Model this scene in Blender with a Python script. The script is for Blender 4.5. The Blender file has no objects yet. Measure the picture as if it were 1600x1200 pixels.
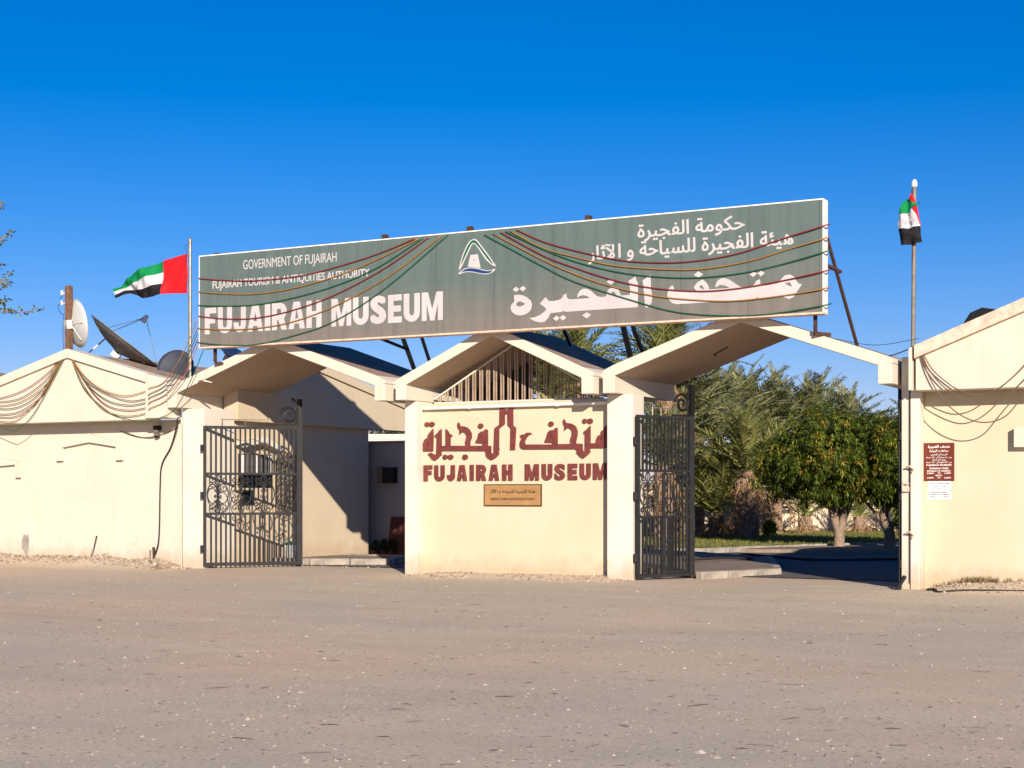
import bpy, bmesh, math, random, unicodedata
from mathutils import Vector, Matrix, noise
import numpy as np
R = math.radians
scene = bpy.context.scene
COL = scene.collection
random.seed(7)

# ------------------------------------------------------------------ camera
cam_d = bpy.data.cameras.new('camera'); cam = bpy.data.objects.new('camera', cam_d); COL.objects.link(cam)
cam_d.sensor_width = 36.0; cam_d.lens = 55.03; cam_d.shift_y = 0.10625
cam_d.clip_start = 0.1; cam_d.clip_end = 5000
CAM = Vector((14.148, -26.029, 1.6)); YAW = 28.5265
cam.location = CAM; cam.rotation_euler = (R(90), 0, R(YAW))
scene.camera = cam
# ------------------------------------------------------------------ sky, sun, exposure
SUN_EL, SUN_AZ = 19.3, 38.7          # elevation; azimuth from -Y towards +X
world = bpy.data.worlds.new('World'); scene.world = world; world.use_nodes = True
wn = world.node_tree; wn.nodes.clear()
sky = wn.nodes.new('ShaderNodeTexSky'); sky.sky_type = 'NISHITA'; sky.sun_disc = False
sky.sun_elevation = R(SUN_EL); sky.sun_rotation = R(180 - SUN_AZ)
sky.altitude = 0; sky.air_density = 1.0; sky.dust_density = 0.15; sky.ozone_density = 5.0
hs = wn.nodes.new('ShaderNodeHueSaturation'); hs.inputs['Saturation'].default_value = 1.36; hs.inputs['Hue'].default_value = 0.5
bg = wn.nodes.new('ShaderNodeBackground'); bg.inputs['Strength'].default_value = 0.08
wo = wn.nodes.new('ShaderNodeOutputWorld')
tn = wn.nodes.new('ShaderNodeMix'); tn.data_type = 'RGBA'; tn.blend_type = 'MULTIPLY'; tn.inputs[0].default_value = 1; tn.inputs[7].default_value = (1.0, .75, .97, 1)
wn.links.new(sky.outputs[0], hs.inputs['Color']); wn.links.new(hs.outputs[0], tn.inputs[6]); wn.links.new(tn.outputs[2], bg.inputs[0]); wn.links.new(bg.outputs[0], wo.inputs[0])
sd = bpy.data.lights.new('sun', 'SUN'); sd.energy = 5.0; sd.angle = R(0.5); sd.color = (1.0, 0.90, 0.76)
sun = bpy.data.objects.new('sun', sd); COL.objects.link(sun)
SD = Vector((math.sin(R(SUN_AZ))*math.cos(R(SUN_EL)), -math.cos(R(SUN_AZ))*math.cos(R(SUN_EL)), math.sin(R(SUN_EL))))
sun.rotation_euler = SD.to_track_quat('Z', 'Y').to_euler(); sun.location = SD*60
vs = scene.view_settings; vs.view_transform = 'Standard'; vs.look = 'None'; vs.gamma = 1; vs.exposure = 0.56; vs.use_curve_mapping = False
scene.cycles.max_bounces = 6

# ------------------------------------------------------------------ materials
def srgb(r, g, b):
    f = lambda c: (c/255/12.92) if c/255 <= .04045 else ((c/255+.055)/1.055)**2.4
    return (f(r), f(g), f(b))
def nmat(name):
    m = bpy.data.materials.new(name); m.use_nodes = True
    nt = m.node_tree; b = nt.nodes['Principled BSDF']
    return m, nt, b
def N(nt, t, **kw):
    n = nt.nodes.new(t)
    for k, v in kw.items():
        if k in n.inputs: n.inputs[k].default_value = v
        else: setattr(n, k, v)
    return n
def ramp(nt, stops, interp='LINEAR'):
    n = nt.nodes.new('ShaderNodeValToRGB'); e = n.color_ramp.elements; n.color_ramp.interpolation = interp
    e[0].position, e[0].color = stops[0][0], (*stops[0][1], 1)
    e[1].position, e[1].color = stops[-1][0], (*stops[-1][1], 1)
    for p, c in stops[1:-1]:
        x = e.new(p); x.color = (*c, 1)
    return n
def g3(v): return (v, v, v)
def mul(c, k): return tuple(min(1, x*k) for x in c)
def plain(name, col, rough=.7, metal=0.0, var=.12, scale=6, bump=.15, bscale=60, spec=.3):
    m, nt, b = nmat(name); L = nt.links
    tc = N(nt, 'ShaderNodeTexCoord')
    n1 = N(nt, 'ShaderNodeTexNoise', Scale=scale, Detail=6.0, Roughness=.6); L.new(tc.outputs['Object'], n1.inputs['Vector'])
    r = ramp(nt, [(.3, mul(col, 1-var)), (.7, mul(col, 1+var))]); L.new(n1.outputs['Fac'], r.inputs[0]); L.new(r.outputs[0], b.inputs['Base Color'])
    b.inputs['Roughness'].default_value = rough; b.inputs['Metallic'].default_value = metal; b.inputs['Specular IOR Level'].default_value = spec
    if bump:
        n2 = N(nt, 'ShaderNodeTexNoise', Scale=bscale, Detail=5.0); L.new(tc.outputs['Object'], n2.inputs['Vector'])
        bp = N(nt, 'ShaderNodeBump', Strength=bump, Distance=.01); L.new(n2.outputs['Fac'], bp.inputs['Height']); L.new(bp.outputs[0], b.inputs['Normal'])
    return m
def stucco(name, col, stain=(.42, .30, .19), amt=.5, splash=.62, streak=.32):
    """painted render: soft mottling, vertical rain streaks, a dusty splash band near the ground"""
    m, nt, b = nmat(name); L = nt.links
    geo = N(nt, 'ShaderNodeNewGeometry'); sep = N(nt, 'ShaderNodeSeparateXYZ'); L.new(geo.outputs['Position'], sep.inputs[0])
    n1 = N(nt, 'ShaderNodeTexNoise', Scale=.9, Detail=7.0, Roughness=.62); L.new(geo.outputs['Position'], n1.inputs['Vector'])
    r1 = ramp(nt, [(.35, mul(col, .93)), (.65, col)]); L.new(n1.outputs['Fac'], r1.inputs[0])
    # streaks
    mp = N(nt, 'ShaderNodeMapping'); mp.inputs['Scale'].default_value = (9, 9, .55); L.new(geo.outputs['Position'], mp.inputs[0])
    n2 = N(nt, 'ShaderNodeTexNoise', Scale=1.0, Detail=5.0, Roughness=.6); L.new(mp.outputs[0], n2.inputs['Vector'])
    r2 = ramp(nt, [(.52, g3(0)), (.75, g3(streak))]); L.new(n2.outputs['Fac'], r2.inputs[0])
    mx = N(nt, 'ShaderNodeMix', data_type='RGBA'); L.new(r2.outputs[0], mx.inputs['Factor']); L.new(r1.outputs[0], mx.inputs[6]); mx.inputs[7].default_value = (*mul(stain, 1.5), 1)
    # splash zone
    n3 = N(nt, 'ShaderNodeTexNoise', Scale=3.5, Detail=8.0, Roughness=.7); L.new(geo.outputs['Position'], n3.inputs['Vector'])
    ma = N(nt, 'ShaderNodeMath', operation='MULTIPLY_ADD'); L.new(n3.outputs['Fac'], ma.inputs[0]); ma.inputs[1].default_value = -1.0; L.new(sep.outputs['Z'], ma.inputs[2])
    r3 = ramp(nt, [(0.0, g3(splash)), (.42, g3(0))]); mr = N(nt, 'ShaderNodeMath', operation='ADD'); L.new(ma.outputs[0], mr.inputs[0]); mr.inputs[1].default_value = .45; L.new(mr.outputs[0], r3.inputs[0])
    mx2 = N(nt, 'ShaderNodeMix', data_type='RGBA'); L.new(r3.outputs[0], mx2.inputs['Factor']); L.new(mx.outputs[2], mx2.inputs[6]); mx2.inputs[7].default_value = (*stain, 1)
    # small chips
    v = N(nt, 'ShaderNodeTexNoise', Scale=14.0, Detail=3.0, Roughness=.8); L.new(geo.outputs['Position'], v.inputs['Vector'])
    r4 = ramp(nt, [(.70, g3(0)), (.76, g3(amt))]); L.new(v.outputs['Fac'], r4.inputs[0])
    mx3 = N(nt, 'ShaderNodeMix', data_type='RGBA'); L.new(r4.outputs[0], mx3.inputs['Factor']); L.new(mx2.outputs[2], mx3.inputs[6]); mx3.inputs[7].default_value = (*mul(col, .72), 1)
    L.new(mx3.outputs[2], b.inputs['Base Color']); b.inputs['Roughness'].default_value = .88; b.inputs['Specular IOR Level'].default_value = .15
    nb = N(nt, 'ShaderNodeTexNoise', Scale=38.0, Detail=8.0, Roughness=.7); L.new(geo.outputs['Position'], nb.inputs['Vector'])
    nb2 = N(nt, 'ShaderNodeTexNoise', Scale=2.2, Detail=2.0); L.new(geo.outputs['Position'], nb2.inputs['Vector'])
    ad = N(nt, 'ShaderNodeMath', operation='MULTIPLY_ADD'); L.new(nb2.outputs['Fac'], ad.inputs[0]); ad.inputs[1].default_value = 2.5; L.new(nb.outputs['Fac'], ad.inputs[2])
    bp = N(nt, 'ShaderNodeBump', Strength=.35, Distance=.008); L.new(ad.outputs[0], bp.inputs['Height']); L.new(bp.outputs[0], b.inputs['Normal'])
    return m
M = {}
M['cream'] = stucco('cream_paint', (.60, .545, .45))
M['yellow'] = stucco('pale_yellow_paint', (.575, .50, .355), streak=.12)
M['ivory'] = stucco('ivory_paint', (.64, .585, .50), streak=.18)
M['fascia'] = stucco('fascia_paint', (.62, .56, .47), streak=.45, splash=0)
M['soffit'] = stucco('soffit_shade_brown', (.46, .34, .25), streak=.3, splash=0, amt=.6)  # cream soffits; the shade under the canopies is put into this brown
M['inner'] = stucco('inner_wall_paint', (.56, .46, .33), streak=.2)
M['backwall'] = stucco('far_wall_paint', (.70, .55, .40), streak=.6)
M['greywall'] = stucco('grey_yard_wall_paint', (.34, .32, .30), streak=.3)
M['roof'] = plain('weathered_roof_screed', (.30, .21, .16), .95, var=.35, scale=5, bump=.5, bscale=25)
M['barbrown'] = plain('brown_grille_paint', (.34, .25, .185), .8, var=.2)
M['barbrown2'] = plain('dark_crack_and_shade', (.045, .032, .026), .9)  # wall crack, and the shade painted on the panel behind the grille
M['pinkish'] = plain('worn_pink_parapet_paint', (.66, .47, .36), .9, var=.25, scale=7, bump=.4, bscale=40)
M['iron'] = plain('dark_grey_gate_paint', (.023, .022, .024), .6, var=.3, scale=12, bump=.25, bscale=90, spec=.2)
M['black'] = plain('black_steel_and_shade', (.008, .008, .008), .5, var=.3)
M['rust'] = plain('rusty_steel', (.06, .028, .022), .85, var=.5, scale=20, bump=.6, bscale=70)
M['galv'] = plain('galvanised_tube', (.27, .235, .19), .45, metal=.55, var=.25, scale=9, bump=.1)
M['white'] = plain('white_enamel', (.75, .72, .67), .45, var=.08, scale=4, bump=.05)
M['print_white'] = plain('white_vinyl_lettering', (.50, .46, .45), .6, var=.08, scale=2, bump=0)
M['maroon'] = plain('maroon_raised_lettering', (.150, .036, .031), .55, var=.22, scale=9, bump=.3, bscale=50)
M['brass'] = plain('tarnished_brass_plate', (.42, .235, .095), .5, metal=.25, var=.14, scale=5, bump=.1)
M['dkbrown'] = plain('dark_brown_engraving', (.07, .03, .012), .7, bump=0)
M['signbrown'] = plain('brown_sign_enamel', (.135, .028, .014), .5, var=.1, bump=.05)
M['paper'] = plain('white_notice_sheet', (.78, .72, .70), .7, var=.04, bump=.03)
M['ink'] = plain('printed_ink', (.03, .03, .06), .8, bump=0)
M['greenp'] = plain('emblem_green', (.008, .10, .05), .6, bump=0, var=.05)
M['bluep'] = plain('emblem_blue', (.010, .035, .15), .6, bump=0, var=.05)
M['r'] = plain('red_rope_light', (.20, .018, .018), .5, bump=0); M['y'] = plain('amber_rope_light', (.32, .15, .03), .5, bump=0)
M['g'] = plain('green_rope_light', (.012, .10, .045), .5, bump=0); M['n'] = plain('brown_rope_light', (.14, .08, .05), .6, bump=0)
M['cable'] = plain('black_cable', (.02, .016, .015), .6, bump=0)
M['timber'] = plain('weathered_timber', (.16, .085, .055), .9, var=.4, scale=14, bump=.7, bscale=40)
M['dish'] = plain('off_white_dish_paint', (.50, .50, .48), .5, var=.08, bump=.03)
M['mesh_dish'] = plain('dark_perforated_dish', (.11, .10, .095), .6, var=.2, bump=.4, bscale=160)
M['navy_dish'] = plain('slate_dish_paint', (.03, .035, .055), .6, var=.2)
M['concrete'] = plain('kerb_concrete', (.30, .26, .22), .95, var=.35, scale=5, bump=.5, bscale=40)
M['asphalt'] = plain('dusty_asphalt', (.13, .11, .10), .95, var=.25, scale=3, bump=.6, bscale=70)
M['soil'] = plain('bare_soil', (.24, .18, .13), .97, var=.3, scale=2.5, bump=.8, bscale=20)
M['bark'] = plain('pale_bark', (.25, .18, .13), .95, var=.35, scale=10, bump=1.0, bscale=24)
M['palmbark'] = plain('palm_bark', (.26, .17, .115), .95, var=.45, scale=14, bump=1.0, bscale=30)
M['redcan'] = plain('dark_red_board', (.09, .028, .022), .7)
M['teal'] = plain('green_bucket_plastic', (.01, .16, .10), .4, bump=0)
M['glass'] = plain('dark_window_glass', (.015, .018, .02), .08, bump=0, spec=.6)
M['block'] = plain('pale_blockwork', (.60, .54, .46), .9, var=.15, scale=6, bump=.4)

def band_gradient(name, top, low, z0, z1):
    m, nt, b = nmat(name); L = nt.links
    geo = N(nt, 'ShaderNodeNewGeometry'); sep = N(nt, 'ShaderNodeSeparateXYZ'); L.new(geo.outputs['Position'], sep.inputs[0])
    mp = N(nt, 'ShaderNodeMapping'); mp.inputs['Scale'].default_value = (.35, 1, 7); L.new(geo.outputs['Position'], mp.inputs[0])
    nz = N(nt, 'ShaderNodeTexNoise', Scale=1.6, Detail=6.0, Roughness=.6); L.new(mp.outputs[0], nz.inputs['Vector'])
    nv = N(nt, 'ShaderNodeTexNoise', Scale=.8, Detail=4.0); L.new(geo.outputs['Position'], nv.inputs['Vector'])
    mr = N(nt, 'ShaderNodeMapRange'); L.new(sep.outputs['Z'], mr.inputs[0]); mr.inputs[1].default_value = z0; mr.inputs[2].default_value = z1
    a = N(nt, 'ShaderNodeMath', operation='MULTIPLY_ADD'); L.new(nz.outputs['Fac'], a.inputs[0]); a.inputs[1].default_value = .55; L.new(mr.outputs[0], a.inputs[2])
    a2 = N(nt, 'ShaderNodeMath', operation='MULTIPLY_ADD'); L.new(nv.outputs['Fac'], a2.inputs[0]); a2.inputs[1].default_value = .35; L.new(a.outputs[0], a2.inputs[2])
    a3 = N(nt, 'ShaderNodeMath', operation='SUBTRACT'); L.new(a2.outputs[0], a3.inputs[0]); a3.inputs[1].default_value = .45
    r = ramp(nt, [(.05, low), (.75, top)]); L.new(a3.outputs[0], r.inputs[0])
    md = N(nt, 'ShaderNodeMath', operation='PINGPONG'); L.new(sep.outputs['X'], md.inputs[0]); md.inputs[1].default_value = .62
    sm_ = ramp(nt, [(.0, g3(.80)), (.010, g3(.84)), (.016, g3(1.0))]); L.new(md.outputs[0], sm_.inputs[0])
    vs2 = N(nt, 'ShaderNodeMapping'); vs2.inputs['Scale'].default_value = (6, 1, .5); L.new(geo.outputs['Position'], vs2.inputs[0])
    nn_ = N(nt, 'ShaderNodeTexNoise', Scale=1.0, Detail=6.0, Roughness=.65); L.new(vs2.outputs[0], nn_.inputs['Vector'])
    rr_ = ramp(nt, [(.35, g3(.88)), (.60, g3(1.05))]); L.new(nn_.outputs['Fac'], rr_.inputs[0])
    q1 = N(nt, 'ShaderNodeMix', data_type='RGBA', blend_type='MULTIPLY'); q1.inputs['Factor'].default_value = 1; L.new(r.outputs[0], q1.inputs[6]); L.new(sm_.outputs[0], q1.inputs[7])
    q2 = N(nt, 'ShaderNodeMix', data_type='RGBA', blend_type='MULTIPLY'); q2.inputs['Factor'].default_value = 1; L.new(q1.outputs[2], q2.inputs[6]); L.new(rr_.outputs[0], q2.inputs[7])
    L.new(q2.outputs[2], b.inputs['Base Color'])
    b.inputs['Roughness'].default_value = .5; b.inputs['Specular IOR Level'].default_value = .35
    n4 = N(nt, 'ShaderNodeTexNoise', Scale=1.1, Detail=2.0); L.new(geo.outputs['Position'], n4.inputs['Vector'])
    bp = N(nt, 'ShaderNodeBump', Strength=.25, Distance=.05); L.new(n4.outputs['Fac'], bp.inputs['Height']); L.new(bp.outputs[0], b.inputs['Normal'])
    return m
M['board'] = band_gradient('sage_to_brown_vinyl', (.102, .138, .128), (.185, .158, .135), 4.6, 6.0)  # sage colour that turns browner towards the bottom

def ground_mat():
    m, nt, b = nmat('compacted_sandy_gravel'); L = nt.links
    geo = N(nt, 'ShaderNodeNewGeometry')
    nA = N(nt, 'ShaderNodeTexNoise', Scale=.13, Detail=6.0, Roughness=.6); L.new(geo.outputs['Position'], nA.inputs['Vector'])
    rA = ramp(nt, [(.34, (.64, .465, .325)), (.47, (.595, .467, .335)), (.56, (.55, .455, .338)), (.70, (.525, .445, .333))]); L.new(nA.outputs['Fac'], rA.inputs[0])
    # wheel-polished bands running along the frontage
    mp = N(nt, 'ShaderNodeMapping'); mp.inputs['Scale'].default_value = (.22, .8, 1); mp.inputs['Rotation'].default_value = (0, 0, R(-14)); L.new(geo.outputs['Position'], mp.inputs[0])
    nB = N(nt, 'ShaderNodeTexNoise', Scale=1.0, Detail=6.0, Roughness=.6); L.new(mp.outputs[0], nB.inputs['Vector'])
    rB = ramp(nt, [(.3, g3(.92)), (.7, g3(1.06))]); L.new(nB.outputs['Fac'], rB.inputs[0])
    m1 = N(nt, 'ShaderNodeMix', data_type='RGBA', blend_type='MULTIPLY'); m1.inputs['Factor'].default_value = 1; L.new(rA.outputs[0], m1.inputs[6]); L.new(rB.outputs[0], m1.inputs[7])
    # fine aggregate
    nC = N(nt, 'ShaderNodeTexNoise', Scale=26.0, Detail=9.0, Roughness=.8); L.new(geo.outputs['Position'], nC.inputs['Vector'])
    rC = ramp(nt, [(.30, g3(.70)), (.5, g3(1.0)), (.72, g3(1.28))]); L.new(nC.outputs['Fac'], rC.inputs[0])
    m2 = N(nt, 'ShaderNodeMix', data_type='RGBA', blend_type='MULTIPLY'); m2.inputs['Factor'].default_value = 1; L.new(m1.outputs[2], m2.inputs[6]); L.new(rC.outputs[0], m2.inputs[7])
    vo = N(nt, 'ShaderNodeTexVoronoi', Scale=22.0); L.new(geo.outputs['Position'], vo.inputs['Vector'])
    sx = N(nt, 'ShaderNodeSeparateColor'); L.new(vo.outputs['Color'], sx.inputs[0])
    lt = N(nt, 'ShaderNodeMath', operation='LESS_THAN'); L.new(vo.outputs['Distance'], lt.inputs[0]); lt.inputs[1].default_value = .30
    gt = N(nt, 'ShaderNodeMath', operation='GREATER_THAN'); L.new(sx.outputs[0], gt.inputs[0]); gt.inputs[1].default_value = .84
    mm = N(nt, 'ShaderNodeMath', operation='MULTIPLY'); L.new(lt.outputs[0], mm.inputs[0]); L.new(gt.outputs[0], mm.inputs[1])
    r5 = ramp(nt, [(0, (.16, .12, .10)), (.35, (.30, .24, .2)), (.75, (.52, .45, .38)), (1, (.60, .53, .46))]); L.new(sx.outputs[1], r5.inputs[0])
    m3 = N(nt, 'ShaderNodeMix', data_type='RGBA'); L.new(mm.outputs[0], m3.inputs['Factor']); L.new(m2.outputs[2], m3.inputs[6]); L.new(r5.outputs[0], m3.inputs[7])
    L.new(m3.outputs[2], b.inputs['Base Color']); b.inputs['Roughness'].default_value = .95; b.inputs['Specular IOR Level'].default_value = .1
    bp0 = N(nt, 'ShaderNodeBump', Strength=.35, Distance=.04); L.new(nB.outputs['Fac'], bp0.inputs['Height'])
    ad = N(nt, 'ShaderNodeMath', operation='MULTIPLY_ADD'); L.new(mm.outputs[0], ad.inputs[0]); ad.inputs[1].default_value = .6; L.new(nC.outputs['Fac'], ad.inputs[2])
    bp = N(nt, 'ShaderNodeBump', Strength=.55, Distance=.012); L.new(ad.outputs[0], bp.inputs['Height']); L.new(bp0.outputs[0], bp.inputs['Normal']); L.new(bp.outputs[0], b.inputs['Normal'])
    return m
M['ground'] = ground_mat()
def attr_mat(name, rough=.6, trans=0.0, spec=.3, bump=0):
    m, nt, b = nmat(name); L = nt.links
    at = N(nt, 'ShaderNodeAttribute', attribute_name='tint'); L.new(at.outputs['Color'], b.inputs['Base Color'])
    b.inputs['Roughness'].default_value = rough; b.inputs['Specular IOR Level'].default_value = spec
    if trans:
        tr = N(nt, 'ShaderNodeBsdfTranslucent'); L.new(at.outputs['Color'], tr.inputs[0])
        mx = N(nt, 'ShaderNodeMixShader'); mx.inputs[0].default_value = trans
        out = nt.nodes['Material Output']; L.new(b.outputs[0], mx.inputs[1]); L.new(tr.outputs[0], mx.inputs[2]); L.new(mx.outputs[0], out.inputs[0])
    return m
M['leaf'] = attr_mat('leaf_surface', .5, .25, .35)
M['stone'] = attr_mat('loose_stone', .9)
M['lawn'] = plain('dry_lawn', (.16, .145, .045), .95, var=.35, scale=1.5, bump=.8, bscale=30)
M['blade'] = attr_mat('grass_blade', .7, .2)
def cloth(name, col):
    m = plain(name, col, .75, var=.1, scale=8, bump=.1, bscale=40); nt = m.node_tree; b = nt.nodes['Principled BSDF']
    tr = N(nt, 'ShaderNodeBsdfTranslucent'); tr.inputs[0].default_value = (*col, 1)
    mx = N(nt, 'ShaderNodeMixShader'); mx.inputs[0].default_value = .3
    nt.links.new(b.outputs[0], mx.inputs[1]); nt.links.new(tr.outputs[0], mx.inputs[2]); nt.links.new(mx.outputs[0], nt.nodes['Material Output'].inputs[0]); return m
M['f_red'] = cloth('red_flag_cloth', (.80, .012, .02)); M['f_green'] = cloth('green_flag_cloth', (.0, .25, .07))
M['f_white'] = cloth('white_flag_cloth', (.70, .66, .66)); M['f_black'] = cloth('black_flag_cloth', (.014, .010, .014))

# ------------------------------------------------------------------ builders
def tag(o, label=None, cat=None, group=None, kind=None):
    if label: o['label'] = label
    if cat: o['category'] = cat
    if group: o['group'] = group
    if kind: o['kind'] = kind
    return o
def thing(name, label, cat, loc=(0, 0, 0), rot=None, group=None):
    o = bpy.data.objects.new(name, None); COL.objects.link(o); o.location = loc; o.empty_display_size = .2
    if rot is not None: o.rotation_euler = rot
    return tag(o, label, cat, group)
def wl(o):
    v = Vector(o.location)
    while o.parent: o = o.parent; v = v + Vector(o.location)
    return v
def put(name, me, mat, parent=None, local=False, bevel=0, smooth=False):
    o = bpy.data.objects.new(name, me); COL.objects.link(o)
    if mat is not None and len(me.materials) == 0: me.materials.append(mat)
    if parent is not None:
        if not local: me.transform(Matrix.Translation(-wl(parent)))
        o.parent = parent
    if smooth: me.shade_smooth()
    if bevel:
        bv = o.modifiers.new('bevel', 'BEVEL'); bv.width = bevel; bv.segments = 2; bv.limit_method = 'ANGLE'
    return o
class MB:
    def __init__(s): s.v = []; s.f = []
    def add(s, vs, fs):
        b = len(s.v); s.v += [tuple(v) for v in vs]; s.f += [tuple(b+i for i in f) for f in fs]; return s
    def box(s, a, b):
        x0, x1 = sorted((a[0], b[0])); y0, y1 = sorted((a[1], b[1])); z0, z1 = sorted((a[2], b[2]))
        return s.add([(x0,y0,z0),(x1,y0,z0),(x1,y1,z0),(x0,y1,z0),(x0,y0,z1),(x1,y0,z1),(x1,y1,z1),(x0,y1,z1)],
                     [(0,3,2,1),(4,5,6,7),(0,1,5,4),(1,2,6,5),(2,3,7,6),(3,0,4,7)])
    def prism(s, prof, a0, a1, axis='y'):
        """profile in the two other axes, extruded along axis"""
        n = len(prof)
        P = (lambda p, t: (p[0], t, p[1])) if axis == 'y' else ((lambda p, t: (t, p[0], p[1])) if axis == 'x' else (lambda p, t: (p[0], p[1], t)))
        return s.add([P(p, a0) for p in prof]+[P(p, a1) for p in prof],
                     [tuple(range(n)), tuple(range(2*n-1, n-1, -1))]+[(i, (i+1) % n+0, n+(i+1) % n, n+i)[::-1] for i in range(n)])
    def tube(s, pts, r, n=6, caps=True):
        pts = [Vector(p) for p in pts]; rings = []; up = None
        for i, p in enumerate(pts):
            d = (pts[min(i+1, len(pts)-1)]-pts[max(i-1, 0)])
            if d.length < 1e-7: d = Vector((0, 0, 1))
            d.normalize()
            if up is None: up = d.orthogonal().normalized()
            up = (up-d*up.dot(d)); up = up.normalized() if up.length > 1e-6 else d.orthogonal().normalized()
            sd_ = d.cross(up); rr = r[i] if isinstance(r, (list, tuple)) else r
            rings.append([p+(up*math.cos(2*math.pi*k/n)+sd_*math.sin(2*math.pi*k/n))*rr for k in range(n)])
        vs_ = [v for rg in rings for v in rg]; fs = []
        for i in range(len(pts)-1):
            for k in range(n): fs.append((i*n+k, i*n+(k+1) % n, (i+1)*n+(k+1) % n, (i+1)*n+k))
        if caps: fs += [tuple(range(n-1, -1, -1)), tuple((len(pts)-1)*n+k for k in range(n))]
        return s.add(vs_, fs)
    def bar(s, a, b, w, d=None, up=(0, 0, 1)):
        a, b = Vector(a), Vector(b); d = d or w; t = (b-a).normalized(); u = Vector(up)
        if abs(t.dot(u)) > .98: u = Vector((0, 1, 0))
        x = t.cross(u).normalized(); y = x.cross(t).normalized()
        c = [a+x*sx*w/2+y*sy*d/2 for sx, sy in ((-1,-1),(1,-1),(1,1),(-1,1))]+[b+x*sx*w/2+y*sy*d/2 for sx, sy in ((-1,-1),(1,-1),(1,1),(-1,1))]
        return s.add(c, [(0,3,2,1),(4,5,6,7),(0,1,5,4),(1,2,6,5),(2,3,7,6),(3,0,4,7)])
    def me(s, name):
        me = bpy.data.meshes.new(name); me.from_pydata(s.v, [], s.f); me.update()
        bm = bmesh.new(); bm.from_mesh(me); bmesh.ops.recalc_face_normals(bm, faces=bm.faces[:]); bm.to_mesh(me); bm.free(); return me
    def put(s, name, mat, parent=None, **k): return put(name, s.me(name), mat, parent, **k)
def spline(pts, n=8):
    P = [Vector(p) for p in pts]; out = []
    for i in range(len(P)-1):
        p0, p1, p2, p3 = P[max(i-1, 0)], P[i], P[i+1], P[min(i+2, len(P)-1)]
        for k in range(n):
            t = k/n; out.append(.5*((2*p1)+(p2-p0)*t+(2*p0-5*p1+4*p2-p3)*t*t+(3*p1-p0-3*p2+p3)*t**3))
    out.append(P[-1]); return out
def poly_solid(outer, holes, y, depth, extra=0):
    """filled outline (x,z) with holes standing on plane y, front at y, back at y+depth"""
    bm = bmesh.new()
    for loop in [outer]+holes:
        vs_ = [bm.verts.new((p[0], y, p[1])) for p in loop]
        for i in range(len(vs_)): bm.edges.new((vs_[i], vs_[(i+1) % len(vs_)]))
    bmesh.ops.triangle_fill(bm, edges=bm.edges[:], use_beauty=True)
    bm.normal_update()
    for f in bm.faces:
        if f.normal.y > 0: f.normal_flip()
    if depth:
        r = bmesh.ops.extrude_face_region(bm, geom=bm.faces[:])
        for g in r['geom']:
            if isinstance(g, bmesh.types.BMVert): g.co.y += depth
        bmesh.ops.recalc_face_normals(bm, faces=bm.faces[:])
    me = bpy.data.meshes.new('outline'); bm.to_mesh(me); bm.free(); return me
# ---- lettering
_forms = {}
for _c in list(range(0xFE70, 0xFEFD)):
    _d = unicodedata.decomposition(chr(_c)).split()
    if len(_d) >= 2: _forms[(_d[0], ''.join(chr(int(x, 16)) for x in _d[1:]))] = chr(_c)
_NOJOIN = set('\u0627\u0622\u0623\u0625\u062F\u0630\u0631\u0632\u0648\u0629\u0649\u0621')
def shape_ar(t):
    out = []
    for w in t.split(' '):
        u = []; i = 0
        while i < len(w):
            if w[i] == '\u0644' and i+1 < len(w) and w[i+1] in '\u0627\u0622\u0623\u0625': u.append(w[i:i+2]); i += 2
            else: u.append(w[i]); i += 1
        if u and not ('\u0621' <= u[0][0] <= '\u064A'): out.append(w); continue
        r = ''
        for k, ch in enumerate(u):
            pj = k > 0 and u[k-1][-1] not in _NOJOIN and ch != '\u0621'
            nj = k < len(u)-1 and ch[-1] not in _NOJOIN and u[k+1] != '\u0621'
            f = '<medial>' if pj and nj else '<final>' if pj else '<initial>' if nj else '<isolated>'
            r += _forms.get((f, ch)) or _forms.get(('<final>' if pj else '<isolated>', ch)) or ch
        out.append(r[::-1])
    return ' '.join(out[::-1])
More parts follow.
